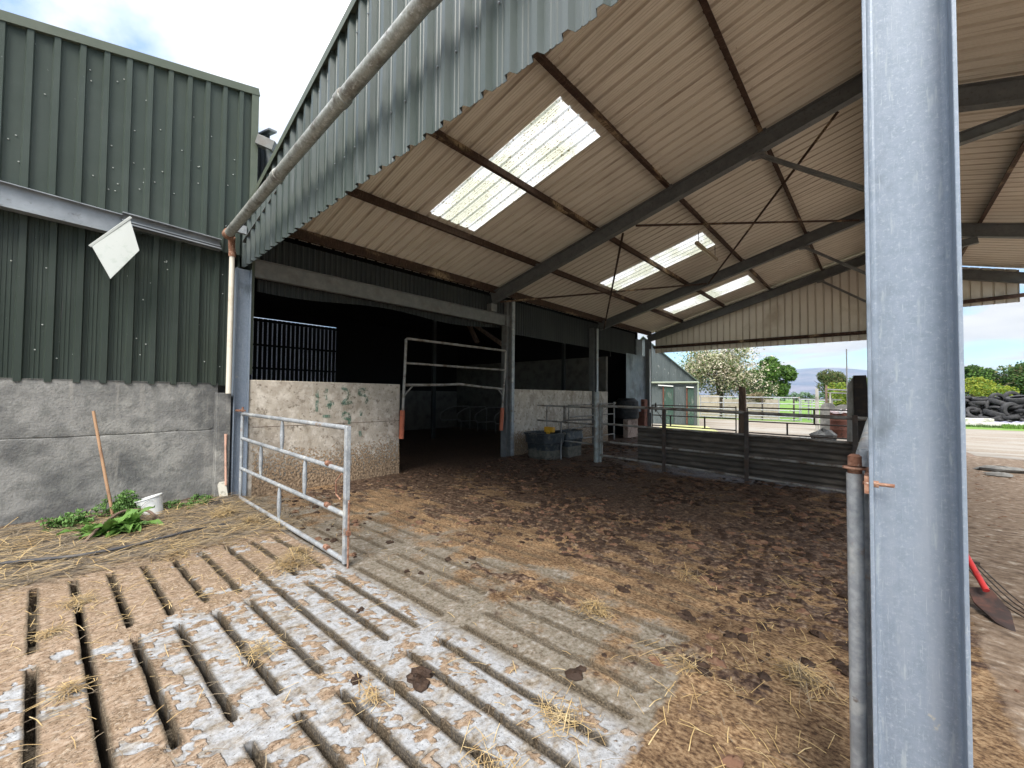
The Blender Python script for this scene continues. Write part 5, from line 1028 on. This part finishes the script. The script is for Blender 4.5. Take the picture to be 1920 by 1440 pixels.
tree('mature_tree','green tree partly behind the concrete pillar, right of the olive one',-2.6,92,6,2.6,2.2,3.6,2.1,['lf_green','lf_bright','lf_olive'],[.5,.2,.3],7000,.15,6,clump=18)
tree('bush','yellow green bush in front of the large olive tree',-3.6,70,4.6,1.7,1.5,2.7,1.6,['lf_yellow','lf_bright','lf_green'],[.55,.3,.15],5000,.12,7,clump=14)
tree('bush','small yellow green hedge bush behind the stone slabs',-2.2,48,2.6,1.3,1.0,1.5,1.2,['lf_yellow','lf_bright','lf_olive'],[.6,.3,.1],4000,.08,8,clump=12)
tree('mature_tree','tall rounded green tree behind the left end of the tyre heap',7.6,64,5.2,1.8,1.8,3.9,1.5,['lf_green','lf_bright','lf_dark'],[.55,.25,.2],7000,.13,9,clump=20)
tree('mature_tree','taller grey green tree at the right edge behind the tyre heap',11.0,64,6.2,2.8,2.2,3.6,2.6,['lf_green','lf_dark','lf_olive'],[.5,.3,.2],11000,.14,10,clump=26)
tree('bush','wide yellow green bush just above the tyre heap',6.6,52,3.4,2.3,1.5,2.2,1.3,['lf_yellow','lf_bright'],[.75,.25],7000,.09,11,clump=18)
r_=random.Random(77)
for i in range(18):
    x=-46+i*2.9+r_.uniform(-1.5,1.5); y=240+r_.uniform(-30,60)
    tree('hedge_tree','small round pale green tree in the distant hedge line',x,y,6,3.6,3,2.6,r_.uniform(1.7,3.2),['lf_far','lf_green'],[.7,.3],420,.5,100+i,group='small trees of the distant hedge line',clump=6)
# hills
def hills():
    m=mat('blue_hill',(.045,.065,.11),[((.12,.115,.15),.0012,.48,.62,(1,1,3)),((.03,.05,.09),.004,.5,.65)],1)  # hill colour itself is a dark blue, varied by noise
    prof=[(-5200,150),(-4000,240),(-3000,330),(-2200,400),(-1534,425),(-1080,452),(-800,478),(-600,486),(-400,462),(-200,430),(0,398),(400,372),(900,350),(1500,335),(2600,300),(4200,240),(6000,200)]
    mb=MB(); xs_=np.linspace(-5200,6000,140); zz=np.interp(xs_,[p[0] for p in prof],[p[1] for p in prof]); zz=np.convolve(np.pad(zz,3,'edge'),np.ones(7)/7,'valid')
    rows=12; vs=[];fs=[]
    for j in range(rows):
        t=j/(rows-1)
        for i,x in enumerate(xs_): vs.append((x*(.55+.45*t),4200+3800*t,(zz[i]+(8 if t>.99 else 0)*0)*(t**1.6)+25*math.sin(x*.003+j)*t*(1-t)*2-1))
    for j in range(rows-1):
        for i in range(139): a=j*140+i; fs.append((a,a+1,a+141,a+140))
    mb.add(vs,fs); tag(mb.build('hills',m,None,True),kind='structure')
hills()
# haze
mb=MB(); mb.box(-9500,-600,-3,9500,9600,560); hz_=mb.build('haze',[]); 
m=bpy.data.materials.new('haze'); m.use_nodes=True; t=m.node_tree; t.nodes.clear(); o_=t.nodes.new('ShaderNodeOutputMaterial'); pv=t.nodes.new('ShaderNodeVolumePrincipled'); pv.inputs['Color'].default_value=(.72,.84,1,1); pv.inputs['Density'].default_value=.00006; pv.inputs['Anisotropy'].default_value=.2; t.links.new(pv.outputs[0],o_.inputs['Volume'])
hz_.data.materials.append(m); tag(hz_,kind='stuff')
